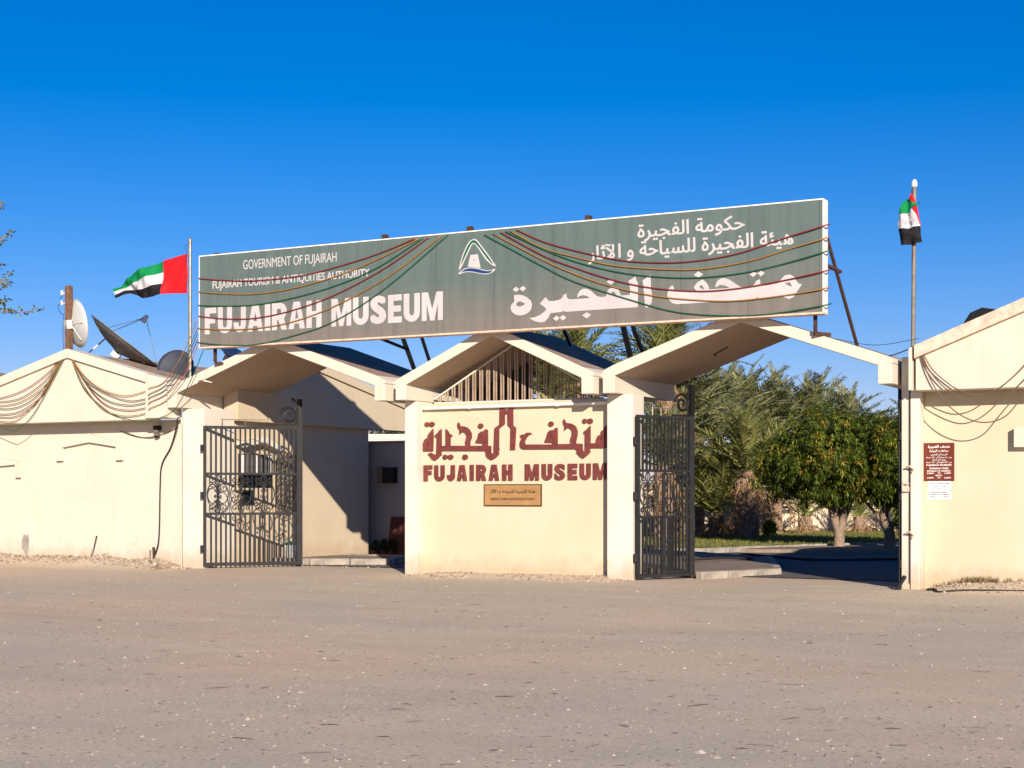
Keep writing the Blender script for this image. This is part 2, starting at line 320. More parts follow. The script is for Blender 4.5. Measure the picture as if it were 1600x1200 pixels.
def text_me(body, bold=0.0, extrude=0.0, spacing=1.0):
    c = bpy.data.curves.new('t', 'FONT'); c.body = body; c.offset = bold if extrude else 0; c.extrude = extrude; c.space_character = spacing; c.resolution_u = 3
    o = bpy.data.objects.new('t', c); COL.objects.link(o); bpy.context.view_layer.update()
    if extrude: me = bpy.data.meshes.new_from_object(o)
    else:                                       # fill every contour by itself: overlapping strokes of a glyph stay solid
        from mathutils.geometry import interpolate_bezier
        cu = o.to_curve(bpy.context.evaluated_depsgraph_get()); loops = []
        for sp in cu.splines:
            bp_ = sp.bezier_points; L_ = []
            if len(bp_): 
                for i in range(len(bp_)):
                    a, b = bp_[i], bp_[(i+1) % len(bp_)]
                    straight = (a.handle_right-a.co).cross(b.co-a.co).length < 1e-6 and (b.handle_left-b.co).cross(b.co-a.co).length < 1e-6
                    L_ += [Vector(a.co)] if straight else interpolate_bezier(a.co, a.handle_right, b.handle_left, b.co, 6)[:-1]
            else: L_ = [Vector(p.co[:3]) for p in sp.points]
            P_ = []
            for p in L_:
                if not P_ or (p-P_[-1]).length > 1e-5: P_.append(p)
            if len(P_) > 2 and (P_[0]-P_[-1]).length < 1e-5: P_.pop()
            if len(P_) > 2: loops.append((sum(P_[i-1].x*P_[i].y-P_[i].x*P_[i-1].y for i in range(len(P_)))/2, P_))
        o.to_curve_clear(); big = max(loops, key=lambda q: abs(q[0]))[0]
        outs = [q for q in loops if q[0]*big > 0]; hol = [q for q in loops if q[0]*big < 0]
        def inside(p, P_):
            r_ = False
            for i in range(len(P_)):
                a, b = P_[i-1], P_[i]
                if (a.y > p.y) != (b.y > p.y) and p.x < (b.x-a.x)*(p.y-a.y)/(b.y-a.y)+a.x: r_ = not r_
            return r_
        own = {i: [] for i in range(len(outs))}
        for h_ in hol:
            c_ = [i for i, q in enumerate(outs) if inside(h_[1][0], q[1])]
            for i in c_: own[i].append(h_[1])
        me = bpy.data.meshes.new('text'); full = bmesh.new()
        for i, q in enumerate(outs):
            area_ = lambda P_: abs(sum(P_[k-1].x*P_[k].y-P_[k].x*P_[k-1].y for k in range(len(P_)))/2)
            for drop in [None]+list(range(len(q[1]))):          # a contour that crosses itself at one point: leave that point out
                ring = [p for k, p in enumerate(q[1]) if k != drop]; tmp = bmesh.new()
                for lp_ in [ring]+own[i]:
                    vv = [tmp.verts.new((p.x, p.y, .0001*(i % 3))) for p in lp_]
                    for k in range(len(vv)): tmp.edges.new((vv[k-1], vv[k]))
                bmesh.ops.triangle_fill(tmp, edges=tmp.edges[:], use_beauty=True)
                want = area_(ring)-sum(area_(P_) for P_ in own[i])
                if abs(sum(f.calc_area() for f in tmp.faces)-want) < .12*abs(want)+1e-4 or drop == len(q[1])-1: break
                tmp.free()
            m_ = bpy.data.meshes.new('g'); tmp.to_mesh(m_); tmp.free(); full.from_mesh(m_); bpy.data.meshes.remove(m_)
        full.to_mesh(me); full.free()
    bpy.data.objects.remove(o); bpy.data.curves.remove(c)
    me.materials.clear()
    if bold and not extrude:                    # heavier weight: copies of the outline, each a hair in front of the last
        bm = bmesh.new(); bm.from_mesh(me); g0 = bm.verts[:]+bm.edges[:]+bm.faces[:]; k = 0
        for dx, dy in ((bold, 0), (-bold, 0), (0, bold*.7), (0, -bold*.7), (bold*.7, bold*.5), (-bold*.7, -bold*.5), (bold*.7, -bold*.5), (-bold*.7, bold*.5)):
            k += 1; r = bmesh.ops.duplicate(bm, geom=g0)
            for v in r['geom']:
                if isinstance(v, bmesh.types.BMVert): v.co.x += dx; v.co.y += dy; v.co.z += .0003*k
        bm.to_mesh(me); bm.free()
    return me
def fit(me, x0, x1, z0, z1, y, zfix=None):
    """lay text mesh (xy) on the plane y, stretched to the box; zfix=(baseline, cap height) keeps the baseline"""
    co = np.empty(len(me.vertices)*3); me.vertices.foreach_get('co', co); co = co.reshape(-1, 3)
    zb0 = co[:, 2].max() if False else 0; mn, mx = co.min(0), co.max(0); sx = (x1-x0)/(mx[0]-mn[0])
    if zfix: sz = zfix[1]/.70; zz = zfix[0]+co[:, 1]*sz
    else: sz = (z1-z0)/(mx[1]-mn[1]); zz = z0+(co[:, 1]-mn[1])*sz
    out = np.stack([x0+(co[:, 0]-mn[0])*sx, y-(co[:, 2]-mn[2]), zz], 1)
    me.vertices.foreach_set('co', out.ravel()); me.update()
    return me

def glyph(ch, w, h, s, t):
    """bold block capital: list of (outer, holes) in a w x h box; s stem, t horizontal stroke"""
    arc = lambda cx, cz, rx, rz, a0, a1, n=9: [(cx+rx*math.cos(R(a0+(a1-a0)*i/n)), cz+rz*math.sin(R(a0+(a1-a0)*i/n))) for i in range(n+1)]
    if ch == 'I': return [([(0, 0), (w, 0), (w, h), (0, h)], [])]
    if ch == 'F': return [([(0, 0), (s, 0), (s, h*.40), (w*.90, h*.40), (w*.90, h*.40+t), (s, h*.40+t), (s, h-t), (w, h-t), (w, h), (0, h)], [])]
    if ch == 'E': return [([(0, 0), (w, 0), (w, t), (s, t), (s, h*.5-t/2), (w*.93, h*.5-t/2), (w*.93, h*.5+t/2), (s, h*.5+t/2), (s, h-t), (w, h-t), (w, h), (0, h)], [])]
    if ch == 'H': return [([(0, 0), (s, 0), (s, h*.5-t/2), (w-s, h*.5-t/2), (w-s, 0), (w, 0), (w, h), (w-s, h), (w-s, h*.5+t/2), (s, h*.5+t/2), (s, h), (0, h)], [])]
    if ch == 'U': return [([(0, h)]+arc(w/2, h*.33, w/2, h*.33, 180, 360, 14)+[(w, h), (w-s, h)]+arc(w/2, h*.36, w/2-s, max(h*.36-t, .01), 360, 180, 10)+[(s, h)], [])]
    if ch == 'J': return [([(w-s, h-t), (w*.45, h-t), (w*.45, h), (w, h)]+arc(w/2, h*.33, w/2, h*.33, 0, -180, 14)+[(0, h*.36), (s*.95, h*.36)]+arc(w/2, h*.34, w/2-s, max(h*.34-t, .01), 180, 360, 10), [])] if ch == 'j' else [([(w-s, h), (w, h)]+arc(w/2, h*.33, w/2, h*.33, 0, -180, 14)+[(0, h*.38), (s*.95, h*.38)]+arc(w/2, h*.34, w/2-s, max(h*.34-t, .01), 180, 360, 10), [])]
    if ch == 'A':
        a = s*.62; return [([(0, 0), (s*.95, 0), (s*.95+w*.06, h*.20), (w-s*.95-w*.06, h*.20), (w-s*.95, 0), (w, 0), (w/2+a, h), (w/2-a, h)], [[(w/2-w*.10, h*.20+t*.85), (w/2+w*.10, h*.20+t*.85), (w/2, h*.74)]])]
    if ch == 'M':
        k = s*.86; return [([(0, 0), (k, 0), (k, h*.60), (w/2-k*.42, 0), (w/2+k*.42, 0), (w-k, h*.60), (w-k, 0), (w, 0), (w, h), (w-k*1.28, h), (w/2, h*.40), (k*1.28, h), (0, h)], [])]
    if ch == 'R': return [([(0, 0), (s, 0), (s, h*.38), (s+w*.06, h*.38), (w-s*1.05, 0), (w, 0), (w*.80, h*.40)]+arc(w*.55, h*.70, w*.43, h*.30, -45, 90, 10)+[(0, h)], [[(s, h*.38+t*.9), (w*.52, h*.38+t*.9)]+arc(w*.52, h*.69, max(w*.43-s, .02), max(h*.31-t*.95, .02), -60, 60, 5)+[(w*.52, h-t), (s, h-t)]])]
    if ch == 'S':
        c = spline([(w-s*.50, 0, h*.73), (w*.78, 0, h-t*.62), (w*.48, 0, h-t*.52), (s*.55, 0, h*.76), (w*.36, 0, h*.57), (w*.66, 0, h*.44), (w-s*.52, 0, h*.25), (w*.52, 0, t*.52), (w*.22, 0, t*.62), (s*.50, 0, h*.28)], 4)
        l_, r_ = [], []
        for i, p in enumerate(c):
            d = (c[min(i+1, len(c)-1)]-c[max(i-1, 0)]).normalized(); n_ = Vector((-d.z, 0, d.x)); k = .5*(t+(s-t)*abs(d.z)); l_.append((p.x+n_.x*k, p.z+n_.z*k)); r_.append((p.x-n_.x*k, p.z-n_.z*k))
        return [(l_+r_[::-1], [])]
WID = {'F': .82, 'U': 1, 'J': .86, 'A': 1.08, 'I': .38, 'R': 1.02, 'H': 1, 'M': 1.28, 'S': 1, 'E': .86, ' ': .42}

BIG_ARABIC=[[[[0.421,5.24],[0.514,5.243],[0.608,5.222],[0.701,5.176],[0.774,5.113],[0.796,5.059],[0.791,4.995],[0.76,4.932],[0.701,4.889],[0.621,4.861],[0.528,4.859],[0.447,4.882],[0.38,4.93],[0.351,4.99],[0.36,5.055],[0.401,5.099],[0.427,5.119],[0.425,5.18]],[[[0.468,5.072],[0.508,5.111],[0.554,5.116],[0.608,5.093],[0.661,5.063],[0.608,5.035],[0.541,5.021],[0.488,5.035]]]],[[[0.391,5.341],[0.468,5.393],[0.533,5.341],[0.468,5.292]],[]],[[[0.536,5.35],[0.601,5.395],[0.677,5.351],[0.605,5.291]],[]],[[[0.958,5.05],[1.073,5.163],[1.129,5.104],[1.149,5.085],[1.24,5.083],[1.331,5.092],[1.39,5.112],[1.422,5.144],[1.441,5.178],[1.506,5.203],[1.5,5.157],[1.519,5.121],[1.564,5.092],[1.718,5.092],[1.974,5.092],[1.91,5.132],[1.834,5.152],[1.77,5.144],[1.738,5.12],[1.716,5.127],[1.731,5.184],[1.776,5.244],[1.84,5.269],[1.91,5.262],[1.987,5.225],[2.05,5.17],[2.113,5.12],[2.177,5.099],[2.29,5.102],[2.296,5.161],[2.34,5.226],[2.409,5.265],[2.472,5.258],[2.528,5.215],[2.566,5.144],[2.578,5.104],[2.677,5.101],[2.752,5.105],[2.764,5.177],[2.739,5.304],[2.725,5.35],[2.863,5.42],[2.882,5.351],[2.91,5.304],[2.91,4.877],[2.202,4.875],[1.885,4.875],[1.487,4.872],[1.441,4.894],[1.396,4.874],[1.175,4.866],[1.136,4.789],[1.057,4.718],[0.965,4.707],[0.86,4.734],[0.734,4.799],[0.846,4.808],[0.965,4.845],[1.057,4.904],[1.094,4.94],[1.044,4.992]],[[[2.397,5.168],[2.441,5.18],[2.472,5.144],[2.491,5.103],[2.441,5.12],[2.409,5.145]]]],[[[1.224,4.767],[1.299,4.813],[1.362,4.77],[1.299,4.714]],[]],[[[1.365,4.768],[1.428,4.82],[1.502,4.769],[1.432,4.718]],[]],[[[1.815,4.79],[1.908,4.843],[1.99,4.792],[1.91,4.728]],[]],[[[2.296,5.36],[2.365,5.401],[2.468,5.369],[2.391,5.305]],[]],[[[2.998,5.343],[3.06,5.373],[3.152,5.435],[3.16,5.198],[3.182,5.062],[3.176,4.95],[3.127,4.879],[3.066,4.852],[3.048,4.884],[3.029,5.093],[3.011,5.264]],[]],[[[3.579,5.214],[3.552,5.216],[3.497,5.166],[3.473,5.1],[3.467,5.045],[3.497,4.976],[3.564,4.91],[3.63,4.886],[4.153,4.884],[4.505,4.881],[5.058,4.889],[5.121,4.918],[5.167,4.89],[5.421,4.895],[5.579,4.896],[5.679,4.856],[5.757,4.885],[5.902,5.091],[5.846,5.105],[5.802,5.162],[5.757,5.234],[5.69,5.268],[5.612,5.26],[5.551,5.21],[5.489,5.137],[5.308,5.112],[5.201,5.108],[5.172,5.148],[5.168,5.224],[5.095,5.197],[5.076,5.154],[5.036,5.119],[4.967,5.105],[4.829,5.11],[4.772,5.141],[4.691,5.201],[4.621,5.249],[4.54,5.282],[4.47,5.281],[4.412,5.257],[4.371,5.199],[4.359,5.14],[4.388,5.138],[4.423,5.161],[4.47,5.169],[4.551,5.149],[4.621,5.107],[4.248,5.108],[4.242,5.152],[4.206,5.221],[4.153,5.268],[4.13,5.283],[4.047,5.253],[3.994,5.201],[3.964,5.159],[4.0,5.112],[4.023,5.094],[3.606,5.109]],[[[5.601,5.121],[5.69,5.142],[5.713,5.103],[5.729,5.059],[5.668,5.082]],[[4.068,5.158],[4.089,5.19],[4.124,5.176],[4.159,5.113],[4.106,5.128]]]],[[[4.978,5.313],[5.053,5.352],[5.12,5.327],[5.047,5.267]],[]],[[[5.122,5.327],[5.184,5.364],[5.254,5.322],[5.181,5.267]],[]],[[[3.964,5.373],[4.047,5.433],[4.139,5.374],[4.059,5.321]],[]]]
KUFIC=[[[[-2.117,2.42],[-2.12,2.559],[-2.095,2.634],[-2.051,2.671],[-1.992,2.683],[-2.014,2.715],[-1.999,2.746],[-1.947,2.802],[-1.889,2.857],[-1.881,2.731],[-1.893,2.417]],[[[-2.021,2.589],[-1.992,2.595],[-1.987,2.519],[-2.014,2.513]]]],[[[-1.973,2.944],[-1.98,2.921],[-2.001,2.903],[-2.029,2.898],[-2.057,2.905],[-2.077,2.923],[-2.085,2.947],[-2.077,2.97],[-2.057,2.988],[-2.029,2.993],[-2.001,2.986],[-1.98,2.968]],[]],[[[-1.856,2.944],[-1.864,2.919],[-1.886,2.901],[-1.915,2.895],[-1.945,2.903],[-1.966,2.921],[-1.974,2.947],[-1.966,2.972],[-1.945,2.99],[-1.915,2.996],[-1.886,2.989],[-1.864,2.97]],[]],[[[-1.698,2.847],[-1.746,2.817],[-1.793,2.761],[-1.844,2.731],[-1.837,2.693],[-1.8,2.686],[-1.808,2.378],[-1.837,2.347],[-1.896,2.361],[-1.925,2.386],[-1.977,2.38],[-2.006,2.349],[-1.962,2.324],[-1.925,2.273],[-1.852,2.228],[-1.778,2.265],[-1.727,2.321],[-1.683,2.339],[-1.705,2.365],[-1.698,2.402],[-1.669,2.421],[-0.712,2.408],[-0.691,2.346],[-0.705,2.334],[-0.655,2.272],[-0.57,2.228],[-0.5,2.258],[-0.437,2.307],[-0.408,2.343],[-0.418,2.398],[-0.399,2.423],[-0.411,2.472],[-0.408,2.828],[-0.285,2.912],[-0.285,3.095],[-0.22,3.116],[-0.213,2.898],[-0.15,2.835],[-0.161,2.42],[-0.064,2.418],[-0.039,2.839],[-0.101,2.883],[-0.105,3.281],[-0.122,3.277],[-0.199,3.185],[-0.254,3.174],[-0.324,3.219],[-0.366,3.294],[-0.385,3.288],[-0.394,2.908],[-0.503,2.842],[-0.521,2.474],[-0.521,2.363],[-0.556,2.351],[-0.584,2.376],[-0.584,2.505],[-0.655,2.506],[-0.655,2.796],[-0.683,2.827],[-0.712,2.816],[-0.754,2.786],[-0.811,2.78],[-0.861,2.738],[-0.882,2.652],[-0.918,2.603],[-0.918,2.566],[-0.769,2.557],[-0.769,2.508],[-1.054,2.512],[-1.047,2.605],[-1.011,2.666],[-1.018,2.753],[-1.061,2.828],[-1.126,2.873],[-1.197,2.893],[-1.269,2.895],[-1.301,2.97],[-1.334,2.946],[-1.324,2.871],[-1.284,2.82],[-1.284,2.733],[-1.255,2.758],[-1.219,2.788],[-1.161,2.768],[-1.126,2.718],[-1.133,2.656],[-1.157,2.594],[-1.147,2.513],[-1.494,2.518],[-1.494,2.674],[-1.45,2.699],[-1.472,2.737],[-1.516,2.75],[-1.537,2.794],[-1.596,2.851],[-1.6,2.52],[-1.695,2.515]],[[[-0.797,2.7],[-0.761,2.693],[-0.769,2.65],[-0.79,2.663]]]],[[[-1.555,2.298],[-1.562,2.274],[-1.583,2.257],[-1.61,2.251],[-1.638,2.258],[-1.658,2.275],[-1.666,2.299],[-1.658,2.323],[-1.638,2.34],[-1.61,2.346],[-1.583,2.339],[-1.562,2.322]],[]],[[[-1.429,2.296],[-1.436,2.272],[-1.458,2.253],[-1.487,2.247],[-1.516,2.254],[-1.537,2.273],[-1.545,2.298],[-1.537,2.323],[-1.516,2.341],[-1.487,2.347],[-1.458,2.34],[-1.436,2.321]],[]],[[[-1.101,2.293],[-1.109,2.267],[-1.131,2.248],[-1.161,2.241],[-1.192,2.249],[-1.214,2.268],[-1.222,2.294],[-1.214,2.32],[-1.192,2.339],[-1.161,2.346],[-1.131,2.338],[-1.109,2.319]],[]],[[[-0.757,2.891],[-0.765,2.866],[-0.786,2.848],[-0.814,2.842],[-0.842,2.849],[-0.863,2.868],[-0.871,2.893],[-0.863,2.917],[-0.842,2.935],[-0.814,2.941],[-0.786,2.934],[-0.765,2.915]],[]],[[[0.306,2.717],[0.265,2.742],[0.196,2.743],[0.141,2.708],[0.086,2.709],[0.051,2.685],[0.072,2.648],[0.093,2.648],[0.051,2.575],[0.045,2.502],[0.072,2.453],[0.127,2.428],[1.226,2.419],[1.266,2.377],[1.239,2.347],[1.272,2.329],[1.312,2.281],[1.385,2.238],[1.458,2.285],[1.511,2.338],[1.544,2.368],[1.511,2.386],[1.544,2.433],[1.858,2.429],[1.874,2.452],[1.874,2.855],[1.832,2.82],[1.793,2.761],[1.747,2.733],[1.76,2.697],[1.793,2.696],[1.688,2.657],[1.656,2.598],[1.649,2.521],[1.533,2.522],[1.533,2.85],[1.478,2.797],[1.445,2.768],[1.398,2.739],[1.392,2.704],[1.425,2.697],[1.425,2.363],[1.385,2.376],[1.372,2.412],[1.369,2.513],[1.232,2.521],[1.239,2.581],[1.263,2.664],[1.266,2.76],[1.226,2.844],[1.146,2.894],[1.025,2.914],[0.992,2.981],[0.965,2.958],[0.972,2.897],[0.998,2.849],[0.992,2.765],[1.019,2.788],[1.039,2.818],[1.106,2.811],[1.152,2.762],[1.156,2.69],[1.119,2.607],[1.126,2.517],[0.85,2.515],[0.848,2.822],[0.81,2.822],[0.763,2.781],[0.688,2.777],[0.641,2.735],[0.614,2.639],[0.58,2.579],[0.58,2.553],[0.742,2.546],[0.742,2.51],[0.162,2.519],[0.148,2.574],[0.189,2.646],[0.238,2.694]],[[[0.702,2.686],[0.729,2.697],[0.742,2.661],[0.722,2.649]],[[1.741,2.608],[1.76,2.62],[1.78,2.596],[1.76,2.578]]]],[[[1.468,2.934],[1.462,2.912],[1.443,2.896],[1.418,2.89],[1.393,2.897],[1.375,2.914],[1.368,2.937],[1.375,2.959],[1.393,2.975],[1.418,2.981],[1.443,2.974],[1.462,2.957]],[]],[[[1.583,2.932],[1.576,2.907],[1.556,2.889],[1.528,2.883],[1.5,2.89],[1.48,2.909],[1.472,2.934],[1.48,2.959],[1.5,2.977],[1.528,2.983],[1.556,2.976],[1.576,2.957]],[]],[[[0.765,2.896],[0.758,2.872],[0.738,2.854],[0.711,2.849],[0.684,2.856],[0.664,2.874],[0.657,2.898],[0.664,2.922],[0.684,2.939],[0.711,2.945],[0.738,2.938],[0.758,2.92]],[]]]
WALL_LETTERS=[["F",-2.11,-1.903,1.825,2.143],["U",-1.867,-1.621,1.826,2.141],["J",-1.574,-1.388,1.83,2.141],["A",-1.349,-1.114,1.832,2.141],["I",-1.061,-0.965,1.833,2.143],["R",-0.918,-0.686,1.833,2.143],["A",-0.641,-0.401,1.834,2.143],["H",-0.345,-0.111,1.833,2.144],["M",0.148,0.457,1.834,2.145],["U",0.509,0.742,1.835,2.146],["S",0.78,1.012,1.836,2.146],["E",1.059,1.266,1.84,2.146],["U",1.308,1.546,1.841,2.147],["M",1.583,1.891,1.843,2.15]]
EMB_WHITE=[[[-0.759,5.787],[-0.747,5.842],[-0.712,5.96],[-0.657,6.1],[-0.592,6.219],[-0.523,6.305],[-0.435,6.342],[-0.371,6.322],[-0.298,6.244],[-0.197,6.118],[-0.097,5.995],[-0.011,5.879],[0.041,5.812],[0.025,5.791],[-0.061,5.835],[-0.17,5.929],[-0.266,6.055],[-0.339,6.16],[-0.389,6.219],[-0.435,6.252],[-0.474,6.226],[-0.527,6.134],[-0.592,6.015],[-0.666,5.877],[-0.721,5.797],[-0.747,5.782]],[[-0.768,5.72],[-0.712,5.76],[-0.638,5.795],[-0.564,5.812],[-0.472,5.809],[-0.344,5.787],[-0.234,5.751],[-0.134,5.733],[-0.052,5.735],[0.007,5.755],[0.034,5.737],[-0.025,5.69],[-0.115,5.66],[-0.206,5.662],[-0.325,5.686],[-0.435,5.713],[-0.546,5.729],[-0.638,5.727],[-0.731,5.701],[-0.759,5.703]],[[-0.504,6.045],[-0.344,6.049],[-0.281,5.782],[-0.56,5.833]]]
EMB_GREEN=[[[-0.717,5.856],[-0.68,5.974],[-0.624,6.105],[-0.564,6.213],[-0.5,6.292],[-0.435,6.321],[-0.38,6.298],[-0.312,6.222],[-0.216,6.099],[-0.115,5.981],[-0.011,5.839],[-0.061,5.866],[-0.156,5.968],[-0.248,6.086],[-0.321,6.179],[-0.38,6.239],[-0.435,6.272],[-0.486,6.247],[-0.546,6.155],[-0.61,6.04],[-0.68,5.91]]]
EMB_BLUE=[[[-0.721,5.732],[-0.629,5.78],[-0.555,5.796],[-0.472,5.793],[-0.344,5.771],[-0.234,5.735],[-0.134,5.717],[-0.016,5.725],[-0.097,5.679],[-0.206,5.678],[-0.325,5.7],[-0.435,5.728],[-0.546,5.745],[-0.638,5.743]]]
EMB_DOT=[[[-0.435,5.956],[-0.422,5.955],[-0.417,5.927],[-0.433,5.926]]]
SIGN_ROPES=[["L","r",[[-6.962,-0.72,6.026],[-6.311,-0.72,5.944],[-5.493,-0.72,5.885],[-4.304,-0.72,5.916],[-3.157,-0.72,6.089],[-2.414,-0.72,6.246],[-1.717,-0.72,6.439]]],["L","y",[[-6.962,-0.72,5.749],[-6.311,-0.72,5.67],[-5.493,-0.72,5.62],[-4.539,-0.72,5.677],[-3.459,-0.72,5.86],[-2.561,-0.72,6.109],[-1.631,-0.72,6.432]]],["L","g",[[-6.979,-0.72,5.472],[-6.311,-0.72,5.421],[-5.493,-0.72,5.4],[-4.539,-0.72,5.486],[-3.535,-0.72,5.664],[-2.561,-0.72,5.948],[-1.531,-0.72,6.437]]],["L","r",[[-6.979,-0.72,5.248],[-6.311,-0.72,5.159],[-5.493,-0.72,5.129],[-4.539,-0.72,5.244],[-3.535,-0.72,5.489],[-2.414,-0.72,5.914],[-1.403,-0.72,6.439]]],["L","y",[[-6.996,-0.72,4.997],[-6.311,-0.72,4.937],[-5.493,-0.72,4.922],[-4.539,-0.72,5.014],[-3.459,-0.72,5.296],[-2.268,-0.72,5.781],[-1.134,-0.72,6.442]]],["L","g",[[-7.013,-0.72,4.707],[-6.311,-0.72,4.623],[-5.493,-0.72,4.599],[-4.696,-0.72,4.703],[-3.611,-0.72,4.953],[-2.414,-0.72,5.519],[-0.98,-0.72,6.454]]],["R","r",[[0.485,-0.72,6.433],[1.054,-0.72,6.166],[1.703,-0.72,5.955],[2.462,-0.72,5.751],[3.081,-0.72,5.651],[3.865,-0.72,5.607],[4.744,-0.72,5.676],[5.541,-0.72,5.866],[6.3,-0.72,6.036],[6.31,-0.46,6.096]]],["R","y",[[0.351,-0.72,6.42],[1.054,-0.72,6.049],[1.703,-0.72,5.84],[2.462,-0.72,5.637],[3.446,-0.72,5.502],[4.161,-0.72,5.464],[4.974,-0.72,5.539],[5.652,-0.72,5.685],[6.3,-0.72,5.822],[6.31,-0.46,5.882]]],["R","g",[[0.257,-0.72,6.416],[1.054,-0.72,6.026],[1.703,-0.72,5.759],[2.462,-0.72,5.535],[3.203,-0.72,5.395],[3.984,-0.72,5.321],[4.744,-0.72,5.337],[5.428,-0.72,5.421],[6.3,-0.72,5.599],[6.31,-0.46,5.659]]],["R","r",[[0.149,-0.72,6.412],[1.054,-0.72,5.91],[1.703,-0.72,5.644],[2.462,-0.72,5.376],[3.203,-0.72,5.193],[4.043,-0.72,5.085],[4.744,-0.72,5.086],[5.541,-0.72,5.165],[6.3,-0.72,5.279],[6.31,-0.46,5.339]]],["R","y",[[-0.013,-0.72,6.402],[1.054,-0.72,5.828],[1.703,-0.72,5.529],[2.337,-0.72,5.293],[3.203,-0.72,5.058],[4.043,-0.72,4.93],[4.744,-0.72,4.878],[5.652,-0.72,4.922],[6.3,-0.72,4.991],[6.31,-0.46,5.051]]],["R","g",[[-0.191,-0.72,6.392],[0.391,-0.72,6.075],[1.054,-0.72,5.712],[1.703,-0.72,5.39],[2.958,-0.72,4.949],[3.686,-0.72,4.74],[4.513,-0.72,4.639],[5.315,-0.72,4.618],[6.3,-0.72,4.713],[6.31,-0.46,4.773]]]]
LEFT_ROPES=[["y",[[-10.922,-0.36,4.705],[-10.544,-0.36,4.226],[-10.04,-0.36,3.887],[-9.489,-0.36,3.717],[-9.126,-0.36,3.699],[-8.677,-0.36,3.788],[-8.526,-0.45,3.833],[-8.121,-0.45,3.955],[-7.496,-0.6,4.506],[-7.0,-0.715,5.21]]],["n",[[-10.922,-0.36,4.705],[-10.506,-0.36,4.126],[-9.948,-0.36,3.8],[-9.216,-0.36,3.585],[-8.677,-0.36,3.624],[-8.526,-0.45,3.71],[-8.104,-0.45,3.873],[-7.488,-0.6,4.365],[-7.0,-0.715,5.011]]],["g",[[-10.922,-0.36,4.705],[-10.469,-0.36,4.055],[-9.855,-0.36,3.63],[-9.216,-0.36,3.488],[-8.677,-0.36,3.542],[-8.526,-0.45,3.629],[-8.086,-0.45,3.792],[-7.48,-0.6,4.271],[-7.0,-0.715,4.905]]],["r",[[-10.922,-0.36,4.705],[-10.413,-0.36,3.983],[-9.855,-0.36,3.519],[-9.216,-0.36,3.378],[-8.677,-0.36,3.433],[-8.526,-0.45,3.527],[-8.069,-0.45,3.696],[-7.473,-0.6,4.158],[-7.0,-0.715,4.773]]],["y",[[-10.922,-0.36,4.705],[-10.506,-0.36,3.986],[-9.948,-0.36,3.438],[-9.307,-0.36,3.256],[-8.677,-0.36,3.31],[-8.526,-0.45,3.397],[-8.069,-0.45,3.561],[-7.473,-0.6,4.024],[-7.0,-0.715,4.641]]],["g",[[-10.922,-0.36,4.705],[-10.506,-0.36,3.916],[-9.855,-0.36,3.408],[-9.398,-0.36,3.23],[-8.775,-0.45,3.124],[-8.209,-0.45,3.199],[-7.764,-0.5,3.389],[-7.25,-0.6,3.996],[-6.853,-0.71,4.556]]],["r",[[-11.169,-0.36,4.673],[-11.457,-0.36,4.33],[-12.236,-0.36,3.928],[-13.032,-0.36,3.75],[-13.845,-0.36,3.715]]],["n",[[-11.131,-0.36,4.672],[-11.554,-0.36,4.163],[-12.236,-0.36,3.785],[-12.831,-0.36,3.672],[-13.64,-0.36,3.68]]],["y",[[-11.112,-0.36,4.671],[-11.554,-0.36,4.063],[-12.236,-0.36,3.698],[-12.831,-0.36,3.585],[-13.64,-0.36,3.592]]],["g",[[-11.093,-0.36,4.67],[-11.612,-0.36,3.994],[-12.138,-0.36,3.638],[-12.731,-0.36,3.503],[-13.538,-0.36,3.56]]],["r",[[-11.074,-0.36,4.669],[-11.65,-0.36,3.853],[-12.236,-0.36,3.497],[-12.791,-0.36,3.381],[-13.64,-0.36,3.445]]],["n",[[-11.055,-0.36,4.669],[-11.806,-0.36,3.715],[-12.236,-0.36,3.425],[-12.731,-0.36,3.307],[-13.64,-0.36,3.387]]],["y",[[-11.036,-0.36,4.668],[-11.554,-0.36,3.992],[-11.942,-0.36,3.604],[-12.433,-0.36,3.272],[-12.791,-0.36,3.207],[-13.64,-0.36,3.284]]],["g",[[-11.017,-0.36,4.667],[-11.496,-0.36,3.99],[-12.04,-0.36,3.32],[-12.533,-0.36,3.014],[-12.831,-0.36,3.034],[-13.538,-0.36,3.282]]]]
RIGHT_ROPES=[[[7.782,-0.36,3.996],[7.969,-0.36,3.633],[8.227,-0.36,3.385],[8.431,-0.36,3.254],[8.715,-0.36,3.173],[9.035,-0.36,3.266],[9.43,-0.36,3.608],[9.819,-0.36,4.116]],[[7.782,-0.36,3.996],[7.917,-0.36,3.635],[8.175,-0.36,3.314],[8.533,-0.36,3.096],[8.835,-0.36,3.016],[9.134,-0.36,3.12],[9.43,-0.36,3.385],[9.819,-0.36,3.814]],[[7.782,-0.36,3.996],[7.896,-0.36,3.584],[8.124,-0.36,3.159],[8.431,-0.36,2.861],[8.785,-0.36,2.729],[9.134,-0.36,2.814],[9.43,-0.36,3.152],[9.819,-0.36,3.613]]]
WALL_CABLE=[[-8.2,-0.12,3.25],[-8.055,-0.1,3.17],[-8.372,-0.06,2.629],[-8.648,-0.05,2.22],[-8.701,-0.05,1.738],[-8.719,-0.05,0.91],[-8.755,-0.05,0.496],[-8.818,-0.08,0.275]]
FLAG_TOP=[[-8.258,6.793],[-8.814,6.708],[-9.306,6.574],[-9.675,6.444],[-10.047,6.283],[-10.31,6.143]]
FLAG_BOT=[[-8.258,5.932],[-8.814,5.952],[-9.214,5.892],[-9.545,5.898],[-9.86,6.016],[-10.159,5.92]]
